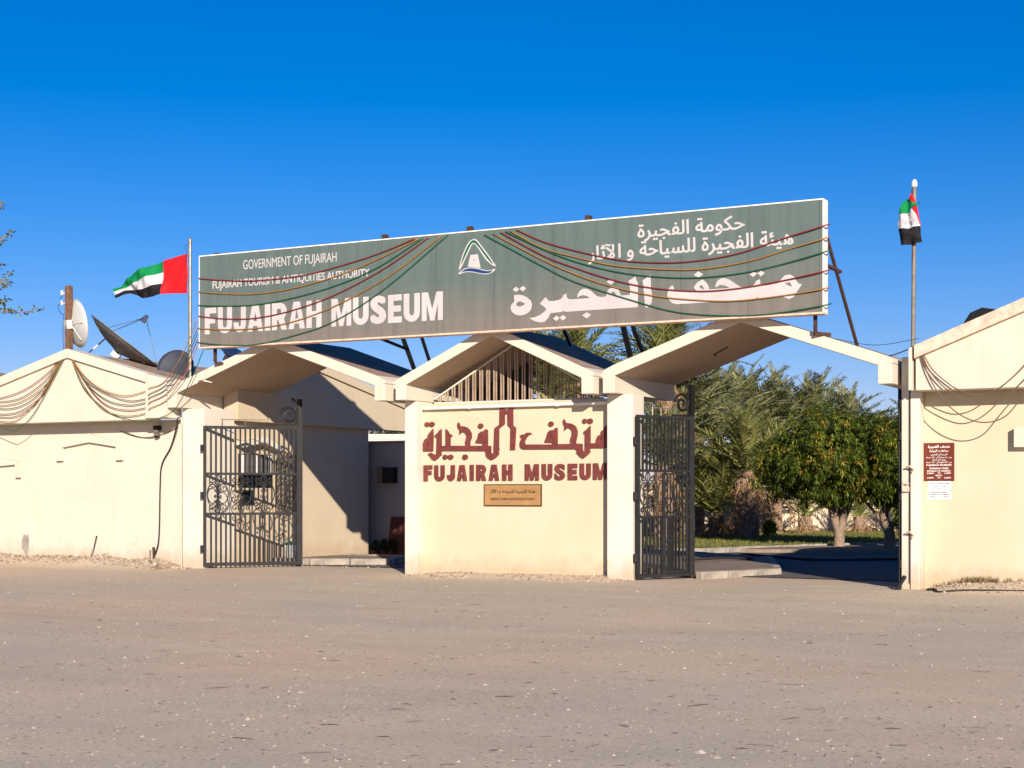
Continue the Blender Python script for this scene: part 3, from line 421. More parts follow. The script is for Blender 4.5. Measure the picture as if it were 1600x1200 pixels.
DROOP={"red_band":[[[7.515,6.607],[7.548,6.553],[7.571,6.455],[7.528,6.466],[7.454,6.526]],[[7.528,6.381],[7.582,6.41],[7.611,6.28],[7.648,6.07],[7.622,6.072],[7.582,6.243]]],"green_band":[[[7.401,6.533],[7.454,6.522],[7.528,6.468],[7.582,6.45],[7.655,6.466],[7.608,6.428],[7.541,6.409],[7.508,6.37],[7.481,6.291],[7.293,6.278],[7.32,6.386],[7.354,6.464]]],"white_band":[[[7.293,6.278],[7.481,6.291],[7.521,6.358],[7.588,6.256],[7.638,6.071],[7.448,6.033],[7.279,6.04],[7.266,6.135]]],"black_band":[[[7.279,6.04],[7.448,6.033],[7.638,6.071],[7.672,5.797],[7.548,5.764],[7.333,5.753],[7.3,5.877]]]}
T_GOV=[-5.834,-3.534,6.137,0.189]
T_AUTH=[-6.626,-2.767,5.794,0.152]
T_MUS=[-6.828,-1.104,4.864,0.541]
T_AR1=[2.9,4.898,6.139,0.0]
T_AR2=[1.936,5.757,5.822,0.0]

# ------------------------------------------------------------------ ground
def gz(x, y):
    h = 0.018*noise.noise(Vector((x*.35, y*.35, 0)))+.008*noise.noise(Vector((x*1.7, y*1.7, 4)))
    def bank(x0, x1, y0, hh, w, ex=.5):
        fx = max(0, min(1, (x-x0)/ex))*max(0, min(1, (x1-x)/ex)); fy = max(0, 1-abs(y-y0)/w) if y < y0 else 1.0
        wob = .8+.4*noise.noise(Vector((x*1.3, 3, 1)))
        return hh*wob*(fx*fx*(3-2*fx))*(fy*fy*(3-2*fy))
    if y < .8:
        h += bank(-25, -8.0, .25, .20, 1.7, .9)+bank(-2.3, 2.4, .25, .075, .95, .6)+bank(7.6, 22, .25, .20, 1.4, 1.2)
    return h
def lin(a, b, s): return list(np.arange(a, b, s))
xs = [-1500, -600, -250, -120, -70, -40, -30]+lin(-24, 20, .16)+[20, 26, 34, 50, 90, 200, 500, 1500]
ys = [-1500, -500, -200, -100, -60, -42, -34]+lin(-30, -6, .16)+lin(-6, 1.2, .08)+[1.2, 2, 3, 5, 8, 12, 18, 26, 40, 60, 90, 150, 300, 700, 1500]
gv = [(x, y, gz(x, y) if (-24 <= x <= 20 and -30 <= y <= 1.2) else -.003) for y in ys for x in xs]
nx = len(xs); gf = [(j*nx+i, j*nx+i+1, (j+1)*nx+i+1, (j+1)*nx+i) for j in range(len(ys)-1) for i in range(nx-1)]
me = bpy.data.meshes.new('ground'); me.from_pydata(gv, [], gf); tag(put('ground', me, M['ground'], smooth=True), kind='structure')
# inner drive, planted island, kerbs, lawn
def sheet(name, pts, z, mat, thick=0):
    mb = MB()
    if thick: mb.prism(pts, z-thick, z, 'z')
    else: mb.add([(x, y, z) for x, y in pts], [tuple(range(len(pts)))])
    return tag(mb.put(name, mat), kind='structure')
sheet('inner_road', [(-7.3, 1.9), (-2.0, 2.1), (2.3, 2.3), (7.2, 2.0), (9, 40), (-20, 40), (-7.3, 8)], .012, M['asphalt'])
sheet('planting_strip', [(3.35, 1.35), (4.05, 3.3), (2.15, 8.3), (-.1, 10.1), (-3.2, 12), (-4.5, 9), (-.5, 3.5)], .13, M['soil'], .16)
sheet('garden_soil', [(9.2, 14.5), (3.2, 15.2), (-.4, 13.4), (-.4, 15.2), (1.8, 20.0), (9.2, 24)], .10, M['soil'], .12)
lawn = sheet('lawn', [(-14, 13.5), (-1.1, 12.6), (-.2, 15.9), (2.0, 20.6), (7.5, 34), (-14, 30)], .12, M['lawn'], .14)
def kerb(label, path, w=.16, h=.15, step=.9, gap=.012):
    root = tag(bpy.data.objects.new('kerb', None), kind='structure'); COL.objects.link(root); base = None
    P = [Vector((*p, 0)) for p in path]; i = 0
    for a, b in zip(P, P[1:]):
        n = max(1, round((b-a).length/step)); ang = math.atan2(b.y-a.y, b.x-a.x); L = (b-a).length/n
        for k in range(n):
            c = a+(b-a)*((k+.5)/n)
            key = 'kerb_stone_%.3f' % L
            mesh = bpy.data.meshes.get(key)
            if mesh is None:
                mesh = MB().box((-L/2+gap/2, -w/2, -.05), (L/2-gap/2, w/2, h)).me(key); mesh.name = key; mesh.materials.append(M['concrete'])
            o = bpy.data.objects.new('kerb_stone', mesh); COL.objects.link(o); o.parent = root
            o.location = (c.x+random.uniform(-.006, .006), c.y+random.uniform(-.006, .006), random.uniform(-.008, .008)); o.rotation_euler = (0, 0, ang+random.uniform(-.008, .008))
            bv = o.modifiers.new('bevel', 'BEVEL'); bv.width = .018; bv.segments = 2
    return root
kerb('near', [(3.30, 1.2), (4.10, 3.31), (2.15, 8.5), (-.1, 10.2), (-3.2, 12.1)], h=.13)
kerb('far', [(-6.2, 11.4), (-1.0, 12.45), (-.15, 15.7), (2.15, 20.3), (4.6, 25.5)])
kerb('left', [(-7.25, 2.2), (-6.3, 2.25), (-4.75, 3.1), (-5.3, 4.6), (-7.2, 5.0)])
sheet('left_pavement', [(-7.35, 2.25), (-6.3, 2.33), (-4.85, 3.15), (-5.35, 4.5), (-7.3, 4.9)], .12, M['soil'], .14)

# ------------------------------------------------------------------ entrance gateway (one cast structure)
gw = thing('entrance_gateway', 'cream concrete gateway with three folded gable canopies joining the two museum buildings', 'gateway', (0, 0, 0))
def canopy(xa, xb, zs, za, y0, y1, th=.20, name='canopy_slab'):
    """folded gable slab: soffit eaves zs, soffit apex za; fascia end y0, rear y1; with deep eave beams"""
    xm = (xa+xb)/2; e = .24
    sl = (za-zs)/(xm-xa)
    prof = [(xa, zs), (xm, za), (xb, zs), (xb+e, zs+.03), (xb+e, zs+th-.10), (xb+.02, zs+th), (xm, za+th), (xa-.02, zs+th), (xa-e, zs+th-.10), (xa-e, zs+.03)]
    mb = MB(); mb.prism(prof, y0, y1); o = mb.put(name, M['fascia'], gw, bevel=.012)
    # soffit skin and roof skin, a few millimetres proud
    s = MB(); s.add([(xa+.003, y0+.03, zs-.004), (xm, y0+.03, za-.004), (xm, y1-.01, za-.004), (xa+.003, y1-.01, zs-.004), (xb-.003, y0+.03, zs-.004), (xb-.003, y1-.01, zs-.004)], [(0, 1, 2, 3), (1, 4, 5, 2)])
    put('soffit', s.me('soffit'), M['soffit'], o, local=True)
    r = MB(); r.add([(xa-.02, y0+.05, zs+th+.004), (xm, y0+.05, za+th+.004), (xm, y1-.01, za+th+.004), (xa-.02, y1-.01, zs+th+.004), (xb+.02, y0+.05, zs+th+.004), (xb+.02, y1-.01, zs+th+.004)], [(0, 1, 2, 3), (1, 4, 5, 2)])
    put('roof_skin', r.me('roof_skin'), M['roof'], o, local=True)
    for x0, x1 in ((xa-.24, xa), (xb, xb+.24)):
        MB().box((x0+.002, y0-.003, 3.40), (x1-.002, y1-.05, zs+.025)).put('eave_beam', M['fascia'], gw, bevel=.01)
    return o
canopy(-7.84, -2.85, 3.70, 4.57, -.40, 2.40)
canopy(-2.12, 1.65, 3.69, 4.56, -.40, 2.40)
canopy(2.32, 7.10, 3.71, 4.55, -.40, 2.45)
for xa, xb in ((-2.61, -2.36), (1.885, 2.08)):   # valley gutters that close the gap between neighbours
    MB().box((xa+.001, -.02, 3.42), (xb-.001, 2.3, 3.80)).put('valley_gutter', M['fascia'], gw)
# piers
def pier(x0, x1, y0, y1, h, m='ivory'): return MB().box((x0, y0, -.1), (x1, y1, h)).put('pier', M[m], gw, bevel=.012)
pier(-8.02, -7.43, 0, 1.02, 3.39)
pier(-2.40, -2.13, 0, .62, 3.395)
pier(1.98, 2.49, 0, .52, 3.395)
pier(7.39, 7.528, 0, .9, 3.86, 'cream')
pier(7.545, 7.70, -.03, .9, 3.3, 'ivory')
MB().box((-2.128, .25, -.1), (1.978, .62, 3.34)).put('centre_wall', M['yellow'], gw)
cd = MB(); cd.tube([(-2.06, .165, 3.255), (1.93, .165, 3.262)], .032, 8)
for x in (-1.03, .88): cd.tube([(x-.03, .165, 3.258), (x+.03, .165, 3.258)], .042, 8)
cd.put('conduit', M['white'], gw, smooth=False)
# grille of square bars in the centre gable
gr = MB(); gr.bar((-2.08, .6, 3.38), (1.62, .6, 3.38), .03); xm = -.235
gr.bar((-2.08, .6, 3.46), (xm, .6, 4.50), .03); gr.bar((1.6, .6, 3.46), (xm, .6, 4.50), .03)
for xa_, pts_ in ((1.965, [(0, .05), (.006, .7), (-.008, 1.2), (.007, 1.7), (-.004, 2.3), (.004, 3.1)]),):
    MB().tube(spline([(xa_+a_, .247, b_) for a_, b_ in pts_], 6), .007, 4).put('crack', M['barbrown2'], gw)
grille = gr.put('gable_grille', M['ivory'], gw)
MB().prism([(-2.1, 3.42), (-.75, 3.42), (-.75, 4.29), (-2.1, 3.67)], 2.2, 2.3).put('rear_shade_panel', M['barbrown2'], gw)  # added dark panel: its colour stands for the shade behind the grille
k = 0; x = -1.98
while x < 1.55:
    zt = 3.42+(1-abs(x-xm)/1.87)*1.09
    MB().box((x-.012, .588, 3.39), (x+.012, .612, zt)).put('bar', M['barbrown'], grille, local=True)
    x += .105 if k % 2 else .052; k += 1
MB().tube([(3.95, 1.0, 4.265), (3.62, 1.15, 4.15), (3.6, 1.3, 4.14)], .012, 6).put('conduit', M['cable'], gw)
sp = MB()
for cx_, cy_, cz_ in ((-7.1, -.43, 3.93),):
    sp.tube([(cx_-.12, cy_, cz_), (cx_+.02, cy_, cz_+.01), (cx_+.16, cy_+.1, cz_-.03)], [.012, .026, .012], 7)
sp.put('floodlight_bracket', M['galv'], gw)

# raised maroon lettering on the centre wall
wa = thing('raised_arabic_lettering', 'maroon raised angular Arabic lettering of the museum name on the pale yellow centre wall', 'lettering', (-.1, .25, 2.6))
for i, (o_, h_) in enumerate(KUFIC):
    put('letter_form' if len(o_) > 14 else 'letter_dot', poly_solid([tuple(p) for p in o_], [[tuple(q) for q in hh] for hh in h_], .215, .034), M['maroon'], wa)
we = thing('raised_latin_lettering', 'maroon raised capitals FUJAIRAH MUSEUM above the brass plaque', 'lettering', (-.1, .25, 1.95))
for ch, x0, x1, z0, z1 in WALL_LETTERS:
    w_, h_ = x1-x0-.012, z1-z0; s_ = min(.088, w_)
    if ch == 'S': put('letter', fit(text_me('S', .045, .016), x0+.006, x1-.006, z0, z1, .25), M['maroon'], we); continue
    for outer, holes in glyph(ch, w_, h_, s_, .082): put('letter', poly_solid([(x0+.006+a, z0+b) for a, b in outer], [[(x0+.006+a, z0+b) for a, b in hh] for hh in holes], .218, .031), M['maroon'], we, bevel=.004)
# brass plaque
pq = thing('brass_plaque', 'small tarnished brass plaque with dark Arabic and English lines under the maroon capitals', 'plaque', (-.12, .25, 1.36))
MB().box((-.74, .225, 1.345), (.51, .249, 1.765)).put('backing', M['dkbrown'], pq)
MB().box((-.72, .219, 1.365), (.49, .224, 1.745)).put('plate', M['brass'], pq)
AUTH = '\u0647\u064A\u0626\u0629 \u0627\u0644\u0641\u062C\u064A\u0631\u0629 \u0644\u0644\u0633\u064A\u0627\u062D\u0629 \u0648 \u0627\u0644\u0622\u062B\u0627\u0631'
put('lettering', fit(text_me(shape_ar(AUTH), .02), -.60, .385, 1.58, 1.665, .2165), M['dkbrown'], pq)
put('lettering', fit(text_me('FUJAIRAH TOURISM & ANTIQUITIES AUTHORITY', .012), -.60, .385, 1.445, 1.505, .2165), M['dkbrown'], pq)

# ------------------------------------------------------------------ billboard
bb = thing('museum_billboard', 'long grey green billboard with white Arabic and English museum names above the gateway', 'billboard', (-.3, -.55, 4.59))
X0, X1, ZB, ZT = -6.98, 6.27, 4.59, 6.49
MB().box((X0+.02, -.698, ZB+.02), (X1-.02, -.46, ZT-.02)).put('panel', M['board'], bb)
fr = MB(); fr.box((X0, -.706, ZT-.016), (X1, -.45, ZT+.006)); fr.box((X0, -.706, ZB+.0205), (X0+.012, -.45, ZT-.0165)); fr.box((X1-.012, -.706, ZB+.0205), (X1, -.45, ZT-.0165))
fr.put('frame', M['white'], bb); MB().box((X0, -.706, ZB-.012), (X1, -.45, ZB+.02)).put('frame_bottom', M['pinkish'], bb)
YF = -.7005
def btext(body, box, y=YF, bold=0, ar=False, zz=None, sp=1.0):
    x0, x1, zb, cap = box
    me = text_me(shape_ar(body) if ar else body, bold, 0, sp)
    fit(me, x0, x1, *(zz or (0, 0)), y, None if zz else (zb, cap)); me.name = 'lettering'
    return put('lettering', me, M['print_white'], bb)
btext('GOVERNMENT OF FUJAIRAH', T_GOV, bold=.004)
btext('FUJAIRAH TOURISM & ANTIQUITIES AUTHORITY', T_AUTH, bold=.020)
word = 'FUJAIRAH MUSEUM'; gap = .11; tot = sum(WID[c] for c in word)+gap*(len(word)-1); k_ = (T_MUS[1]-T_MUS[0])/tot; x_ = T_MUS[0]
for c in word:
    if c == 'S': put('lettering', fit(text_me('S', .075), x_, x_+k_, T_MUS[2]-.004, T_MUS[2]+T_MUS[3]+.004, YF), M['print_white'], bb)
    elif c != ' ':
        for outer, holes in glyph(c, WID[c]*k_, T_MUS[3], .35*k_, .118): put('lettering', poly_solid([(x_+a, T_MUS[2]+b) for a, b in outer], [[(x_+a, T_MUS[2]+b) for a, b in hh] for hh in holes], YF, 0), M['print_white'], bb)
    x_ += (WID[c]+gap)*k_
btext('\u062D\u0643\u0648\u0645\u0629 \u0627\u0644\u0641\u062C\u064A\u0631\u0629', T_AR1, bold=.024, ar=True, zz=(T_AR1[2]-.12, T_AR1[2]+.215))
btext(AUTH, T_AR2, bold=.024, ar=True, zz=(T_AR2[2]-.13, T_AR2[2]+.215))
for o_, h_ in BIG_ARABIC:
    put('lettering', poly_solid([tuple(p) for p in o_], [[tuple(q) for q in hh] for hh in h_], YF, 0), M['print_white'], bb)
emb = put('emblem', poly_solid([tuple(p) for p in EMB_WHITE[0]], [], YF-.001, 0), M['print_white'], bb)
def sub(me, mat, name): put(name, me, mat, None).parent = emb; me.transform(Matrix.Translation(-wl(bb)))
sub(poly_solid(EMB_WHITE[1], [], YF-.001, 0), M['print_white'], 'wave_outline'); sub(poly_solid(EMB_WHITE[2], [], YF-.001, 0), M['print_white'], 'fort')
sub(poly_solid(EMB_GREEN[0], [], YF-.003, 0), M['greenp'], 'mountain'); sub(poly_solid(EMB_BLUE[0], [], YF-.003, 0), M['bluep'], 'wave'); sub(poly_solid(EMB_DOT[0], [], YF-.003, 0), M['dkbrown'], 'fort_window')
for xa, za, xb, zb, w in [(-2.30, 4.62, -2.78, 4.05, .07), (-1.86, 4.62, -2.42, 4.2, .055), (2.41, 4.66, 2.05, 3.98, .09), (2.53, 4.66, 2.35, 4.02, .06), (1.18, 4.6, .74, 4.45, .06)]:
    MB().bar((xa, -.44, za+.3), (xb, 1.0, zb), w).put('brace', M['black'], bb)
MB().bar((-2.66, -.44, 4.6), (-2.38, .1, 4.42), .05).put('brace', M['black'], bb)
MB().bar((6.24, -.44, 5.92), (6.47, .6, 4.13), .045).put('brace', M['rust'], bb); MB().bar((6.24, -.44, 5.42), (6.34, .05, 5.36), .05).put('brace', M['rust'], bb)
for xa, za in ((6.07, 4.30), (-6.72, 4.31)):
    mb = MB(); mb.bar((xa, -.5, za), (xa, -.5, 4.60), .055); mb.bar((xa-.02, -.5, za-.02), (xa+.2, -.3, za-.04), .06); mb.put('post', M['rust'], bb)
for xa in (-6.57, -2.46, -.56, 1.9):
    mb = MB(); mb.box((xa-.05, -.66, ZT+.01), (xa+.05, -.56, ZT+(.10 if xa > -6 else .04))); mb.box((xa-.09, -.63, ZT+.011), (xa+.09, -.59, ZT+.035)); mb.put('bolt_lug', M['rust'], bb)
# rope lights pinned over the billboard
ORD = {'L': ['topmost red rope light pinned across the left half of the billboard', 'upper amber rope light under the topmost red one, left half of the billboard', 'upper green rope light on the billboard left half, above the big white capitals', 'lower red rope light across the tops of the big white English capitals', 'lower amber rope light across the feet of the big white English capitals', 'lowest green rope light hanging along the bottom left edge of the billboard'],
       'R': ['topmost red rope light draped over the right half of the billboard', 'upper amber rope light under the topmost red one, right half of the billboard', 'upper green rope light skimming the tops of the big Arabic letters', 'lower red rope light running through the big Arabic letters', 'lower amber rope light along the baseline of the big Arabic letters', 'lowest green rope light sagging near the bottom right edge of the billboard']}
cnt = {'L': 0, 'R': 0}
def rope(pts, col, label, group, r=.012, parent=None, name='rope_light'):
    mb = MB(); mb.tube(spline(pts, 6), r, 5)
    o = mb.put(name, M[col], None, smooth=True); return tag(o, label, 'rope light' if name == 'rope_light' else 'cable', group)
for side, col, pts in SIGN_ROPES:
    rope(pts, col, ORD[side][cnt[side]], 'rope lights on the billboard', .0115); cnt[side] += 1

# ------------------------------------------------------------------ left building
lb = thing('left_building', 'cream single storey museum wing left of the gateway with gabled parapets', 'building', (-11, 3, 0))
MB().box((-24, .25, -.1), (-8.025, .60, 3.18)).put('front_wall', M['cream'], lb)
def gable_front(parent, pts_top, zb, y0, y1, mat, strip=.17, name='gable_parapet', trim=None):
    prof = [(pts_top[0][0], zb)]+[(x, z) for x, z in pts_top]+[(pts_top[-1][0], zb)]
    o = MB().prism(prof[::-1], y0, y1).put(name, mat, parent, bevel=.008)
    return o
def strip_along(parent, a, b, h, y0, y1, mat, name='parapet_band'):
    (xa, za), (xb, zb) = a, b
    return MB().prism([(xa, za-h), (xb, zb-h), (xb, zb+.012), (xa, za+.012)], y0, y1).put(name, mat, parent)
gable_front(lb, [(-13.88, 3.99), (-10.98, 4.77), (-8.70, 4.14)], 3.17, -.30, .10, M['cream'])
gable_front(lb, [(-19.68, 3.99), (-16.78, 4.77), (-13.885, 3.99)], 3.17, -.299, .10, M['cream'])
for a, b in (((-13.88, 3.99), (-10.98, 4.77)), ((-10.98, 4.77), (-8.72, 4.155)), ((-19.68, 3.99), (-16.78, 4.77)), ((-16.78, 4.77), (-13.88, 3.99))):
    strip_along(lb, a, b, .185, -.375, -.301, M['fascia'])
MB().prism([(-8.698, 3.19), (-8.12, 3.19), (-8.12, 4.02), (-8.698, 4.14)][::-1], -.40, .10).put('parapet_end_block', M['fascia'], lb, bevel=.01)
for xa, xm_, xb in ((-13.88, -10.98, -8.12), (-19.68, -16.78, -13.88)):
    MB().prism([(xa, 3.92), (xm_, 4.70), (xb, 3.90), (xb, 3.80), (xm_, 4.58), (xa, 3.80)], .101, 6.2).put('roof', M['roof'], lb)
# niche mouldings on the front wall
def niche(cx, w, zt, zs, x_open=.17):
    hw = w/2; p = MB(); yb = .249; yf = .155
    p.prism([(cx-hw, zs), (cx-hw+x_open, zs), (cx-hw+x_open, zs+.30), (cx, zt-.20), (cx+hw-x_open, zs+.30), (cx+hw-x_open, zs), (cx+hw, zs), (cx+hw, zs+.36), (cx, zt), (cx-hw, zs+.36)], yf, yb)
    return p.put('niche_moulding', M['cream'], lb)
niche(-10.85, 1.95, 2.93, 2.32)
niche(-13.59, 1.30, 2.42, 1.95)
MB().box((-12.95, .20, -.1), (-12.60, .248, 2.0)).put('pilaster', M['cream'], lb)
MB().box((-20, .20, -.1), (-14.23, .248, 3.0)).put('pilaster', M['cream'], lb)
MB().add([(-12.93, .197, .52), (-12.87, .197, .66), (-12.79, .197, .62), (-12.73, .197, .66), (-12.70, .197, .5), (-12.71, .197, .3), (-12.79, .197, .12), (-12.85, .197, .25), (-12.93, .197, .32)], [tuple(range(9))]).put('plaster_scar', M['concrete'], lb)
jt = MB(); jt.tube([(-8.03, -.012, .0), (-8.035, -.012, 3.2)], .012, 6); jt.put('downpipe', M['pinkish'], lb)
# side range along the drive (seen through the left opening)
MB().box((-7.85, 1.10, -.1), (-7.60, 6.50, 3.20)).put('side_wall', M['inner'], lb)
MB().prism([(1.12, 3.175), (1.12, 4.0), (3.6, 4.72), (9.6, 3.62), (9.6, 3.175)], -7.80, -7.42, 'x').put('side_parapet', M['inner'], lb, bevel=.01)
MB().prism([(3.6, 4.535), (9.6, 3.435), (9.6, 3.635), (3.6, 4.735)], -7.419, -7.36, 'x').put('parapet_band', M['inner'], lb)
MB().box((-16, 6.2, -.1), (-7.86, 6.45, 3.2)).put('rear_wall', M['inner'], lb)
MB().prism([(-7.9, 3.6), (-12, 3.9), (-12, 4.0), (-7.9, 3.72)], 6.2, 9.4).put('roof', M['roof'], lb)
# window with little pediment hood, shutters and folding lattice
wh = MB().prism([(1.32, 2.60), (1.32, 2.72), (1.95, 2.86), (2.62, 2.66), (2.62, 2.54), (1.95, 2.72)], -7.60, -7.35, 'x').put('window_hood', M['ivory'], lb)
wf = MB(); wf.box((-7.60, 1.36, 1.72), (-7.575, 2.56, 2.46)); win = wf.put('window', M['glass'], lb)
for i in range(7):
    y = 1.42+i*.162
    MB().box((-7.57, y, 2.00), (-7.545, y+.10, 2.44)).put('shutter_slat', M['white' if i % 3 == 0 else 'galv'], win).matrix_parent_inverse = Matrix()
lat = MB(); ya, yb_, za, zb_ = 2.62, 3.5, 1.12, 2.5
n = 7; m_ = 11
for i in range(n):
    for j in range(m_):
        y0 = ya+(yb_-ya)*i/n; y1 = ya+(yb_-ya)*(i+1)/n; z0 = za+(zb_-za)*j/m_; z1 = za+(zb_-za)*(j+1)/m_
        lat.bar((-7.50, y0, z0), (-7.50, y1, z1), .014); lat.bar((-7.485, y1, z0), (-7.485, y0, z1), .014)
for i in range(n+1): lat.bar((-7.49, ya+(yb_-ya)*i/n, za), (-7.49, ya+(yb_-ya)*i/n, zb_), .014)
lat.put('folding_lattice', M['galv'], lb)
bx = MB(); bx.box((-7.595, 1.5, 1.35), (-7.53, 1.85, 1.66)); bx.put('notice_case', M['glass'], lb)
# meter box, far walls behind the left opening
fw = thing('yard_wall', 'shaded plain wall closing the yard beyond the left gate opening', 'wall', (-5.5, 6.9, 0))
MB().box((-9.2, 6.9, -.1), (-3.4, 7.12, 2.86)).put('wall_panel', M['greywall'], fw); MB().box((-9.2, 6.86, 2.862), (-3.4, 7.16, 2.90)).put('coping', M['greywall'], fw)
mbx = thing('meter_box', 'dark meter box fixed on the shaded yard wall', 'box', (-7.2, 6.9, 1.84))
MB().box((-7.53, 6.78, 1.84), (-7.36, 6.899, 2.25)).put('side_box', M['galv'], mbx); MB().box((-7.35, 6.74, 1.84), (-7.0, 6.899, 2.23)).put('cabinet', M['black'], mbx); MB().box((-7.33, 6.728, 1.87), (-7.02, 6.739, 2.20)).put('door', M['iron'], mbx)
brd = thing('leaning_board', 'dark red board leaning low in the shade beyond the left opening', 'board', (-6.9, 6.7, 0))
MB().add([(-7.10, 6.55, 0), (-6.30, 6.55, 0), (-6.34, 6.85, 1.0), (-7.16, 6.85, 1.0), (-7.10, 6.59, 0), (-6.30, 6.59, 0), (-6.34, 6.89, 1.0), (-7.16, 6.89, 1.0)], [(0,1,2,3),(4,7,6,5),(0,4,5,1),(3,2,6,7),(0,3,7,4),(1,5,6,2)]).put('sheet', M['redcan'], brd)
bik = thing('pot_plants', 'dark low potted plants huddled at the foot of the yard wall', 'pot plants', (-7.3, 6.6, 0))
for px_, pr in ((-7.45, .12), (-7.18, .1), (-6.95, .09)): MB().tube([(px_, 6.6, 0), (px_, 6.6, .16)], [pr*.7, pr], 10).put('pot', M['redcan'], bik)
blw = thing('block_wall', 'pale sunlit blockwork wall seen over the shaded yard wall', 'wall', (-18.5, 24.5, 0))
pa, pb = Vector((-24, 22.0, 0)), Vector((-13, 27.6, 0)); dd = (pb-pa).normalized(); nn = Vector((dd.y, -dd.x, 0))
MB().prism([(p.x, p.y) for p in (pa, pb, pb-nn*.2, pa-nn*.2)], 0, 3.86, 'z').put('core', M['block'], blw)
bme = MB().box((-.195, -.012, -.095), (.195, .012, .095)).me('block'); bme.materials.append(M['block'])
for row in range(3):
    for i in range(26):
        o = bpy.data.objects.new('block', bme); COL.objects.link(o); o.parent = blw
        p = pa+dd*(.3+i*.405+(row % 2)*.2+1.6)+nn*.013-Vector(blw.location); o.location = (p.x, p.y, 3.24+row*.205+.1); o.rotation_euler = (0, 0, math.atan2(dd.y, dd.x))

# wall lantern, cables, pot and stake along the left wall
lp = thing('wall_lantern', 'small dark lantern on the cream wall just left of the gate pier', 'lantern', (-8.74, 0, 2.79))
MB().box((-8.93, .11, 2.97), (-8.81, .249, 3.06)).put('cap', M['black'], lp)
mb = MB(); mb.prism([(-8.92, .12), (-8.82, .12), (-8.83, .22), (-8.91, .22)], 2.84, 2.965, 'z'); mb.put('glass', M['galv'], lp)
MB().box((-8.905, .13, 2.80), (-8.835, .22, 2.838)).put('base', M['black'], lp)
rope([(a-.1, b+.24 if c < 3.0 else b+.1, c) for a, b, c in WALL_CABLE], 'cable', 'black power cable sagging down the cream wall beside the gate pier', None, .016, name='power_cable')
rope([(-9.98, .22, 2.97), (-9.53, .22, 2.84), (-9.08, .22, 2.80), (-8.85, .20, 2.86), (-8.63, .22, 2.90), (-8.33, .22, 3.02)], 'cable', 'thin dark lead looping past the wall lantern', None, .007, name='lantern_lead')
cb = thing('conduit_stub', 'short rusty conduit stub in the gravel at the foot of the black cable', 'conduit', (-8.9, -.08, .1))
MB().tube([(-9.0, .14, .08), (-9.0, .14, .36)], .045, 10).put('outer_pipe', M['galv'], cb); MB().tube([(-8.95, .16, .08), (-8.96, .16, .42)], .03, 8).put('inner_pipe', M['rust'], cb)
tag(MB().tube([(-10.75, .12, .15), (-10.69, .15, .36), (-10.64, .18, .60), (-10.63, .18, .64)], [.010, .009, .012, .02], 6).put('wire_stake', M['rust']), 'thin rusty wire stake against the middle of the cream left wall', 'stake')
for i, (col, pts) in enumerate(LEFT_ROPES):
    if i < 5: lab = ['uppermost amber rope light in the swag right of the cream gable peak', 'brown rope light, second in the swag right of the cream gable peak', 'green rope light, third in the swag right of the cream gable peak', 'red rope light, fourth in the swag right of the cream gable peak', 'amber rope light, fifth and lower in the swag right of the cream gable peak'][i]
    elif i == 5: lab = 'lowest green rope light dipping below the parapet right of the cream gable peak'
    else: lab = ['uppermost red rope light in the swag left of the cream gable peak', 'brown rope light just under the uppermost red one left of the peak', 'upper amber rope light in the swag left of the cream gable peak', 'upper green rope light in the swag left of the cream gable peak', 'lower red rope light in the swag left of the cream gable peak', 'lower brown rope light in the swag left of the cream gable peak', 'lower amber rope light in the swag left of the cream gable peak', 'lowest green rope light in the swag left of the cream gable peak'][i-6]
    rope(pts, col, lab, 'rope lights on the left building', .0095)

# ------------------------------------------------------------------ right building
rb = thing('right_building', 'pale yellow museum wing right of the gateway with sloping cream parapet', 'building', (12, 3, 0))
MB().box((7.705, .25, -.1), (20, .60, 3.30)).put('front_wall', M['yellow'], rb)
MB().box((7.71, .61, -.1), (7.95, 7, 3.30)).put('side_wall', M['cream'], rb)
MB().box((7.95, 6.8, -.1), (20, 7, 3.30)).put('rear_wall', M['cream'], rb)
MB().prism([(7.60, 3.285), (7.655, 3.285), (7.655, 3.99), (7.60, 3.97)][::-1], -.36, -.05).put('parapet_edge', M['fascia'], rb)
gable_front(rb, [(7.70, 4.0), (11.2, 5.37), (14.7, 4.0)], 3.28, -.30, .10, M['cream'])
for a, b in (((7.70, 4.0), (11.2, 5.37)), ((11.2, 5.37), (14.7, 4.0))): strip_along(rb, a, b, .20, -.40, -.301, M['pinkish'])
MB().prism([(7.75, 3.9), (11.2, 5.27), (14.65, 3.9), (14.65, 3.8), (11.2, 5.15), (7.75, 3.8)], .101, 6.9).put('roof', M['roof'], rb)
MB().prism([(7.4, 4.0), (7.6, 4.20), (8.25, 4.64), (8.6, 4.70), (8.6, 4.4), (7.5, 3.9)], 1.6, 2.1).put('roof_upstand', M['roof'], rb)
MB().prism([(8.10, 4.46), (8.24, 4.68), (8.44, 4.76), (8.66, 4.72), (8.74, 4.52), (8.45, 4.2), (8.12, 4.2)], 1.25, 1.58).put('vent_cowl', M['black'], rb)
vt = MB(); vt.box((9.19, .09, 2.34), (9.8, .249, 2.66)); vt.put('window_hood', M['cream'], rb)
pp = MB(); pp.tube([(7.536, -.02, .1), (7.536, -.02, 3.4)], .011, 6); pp.put('downpipe', M['rust'], rb)
lt_ = MB(); lt_.box((7.42, -.06, 1.62), (7.53, -.001, 1.70)); lt_.box((7.42, -.07, 1.745), (7.53, -.05, 1.77)); lt_.box((7.415, -.07, 1.62), (7.43, -.001, 1.77)); lt_.put('gate_latch', M['pinkish'], rb)
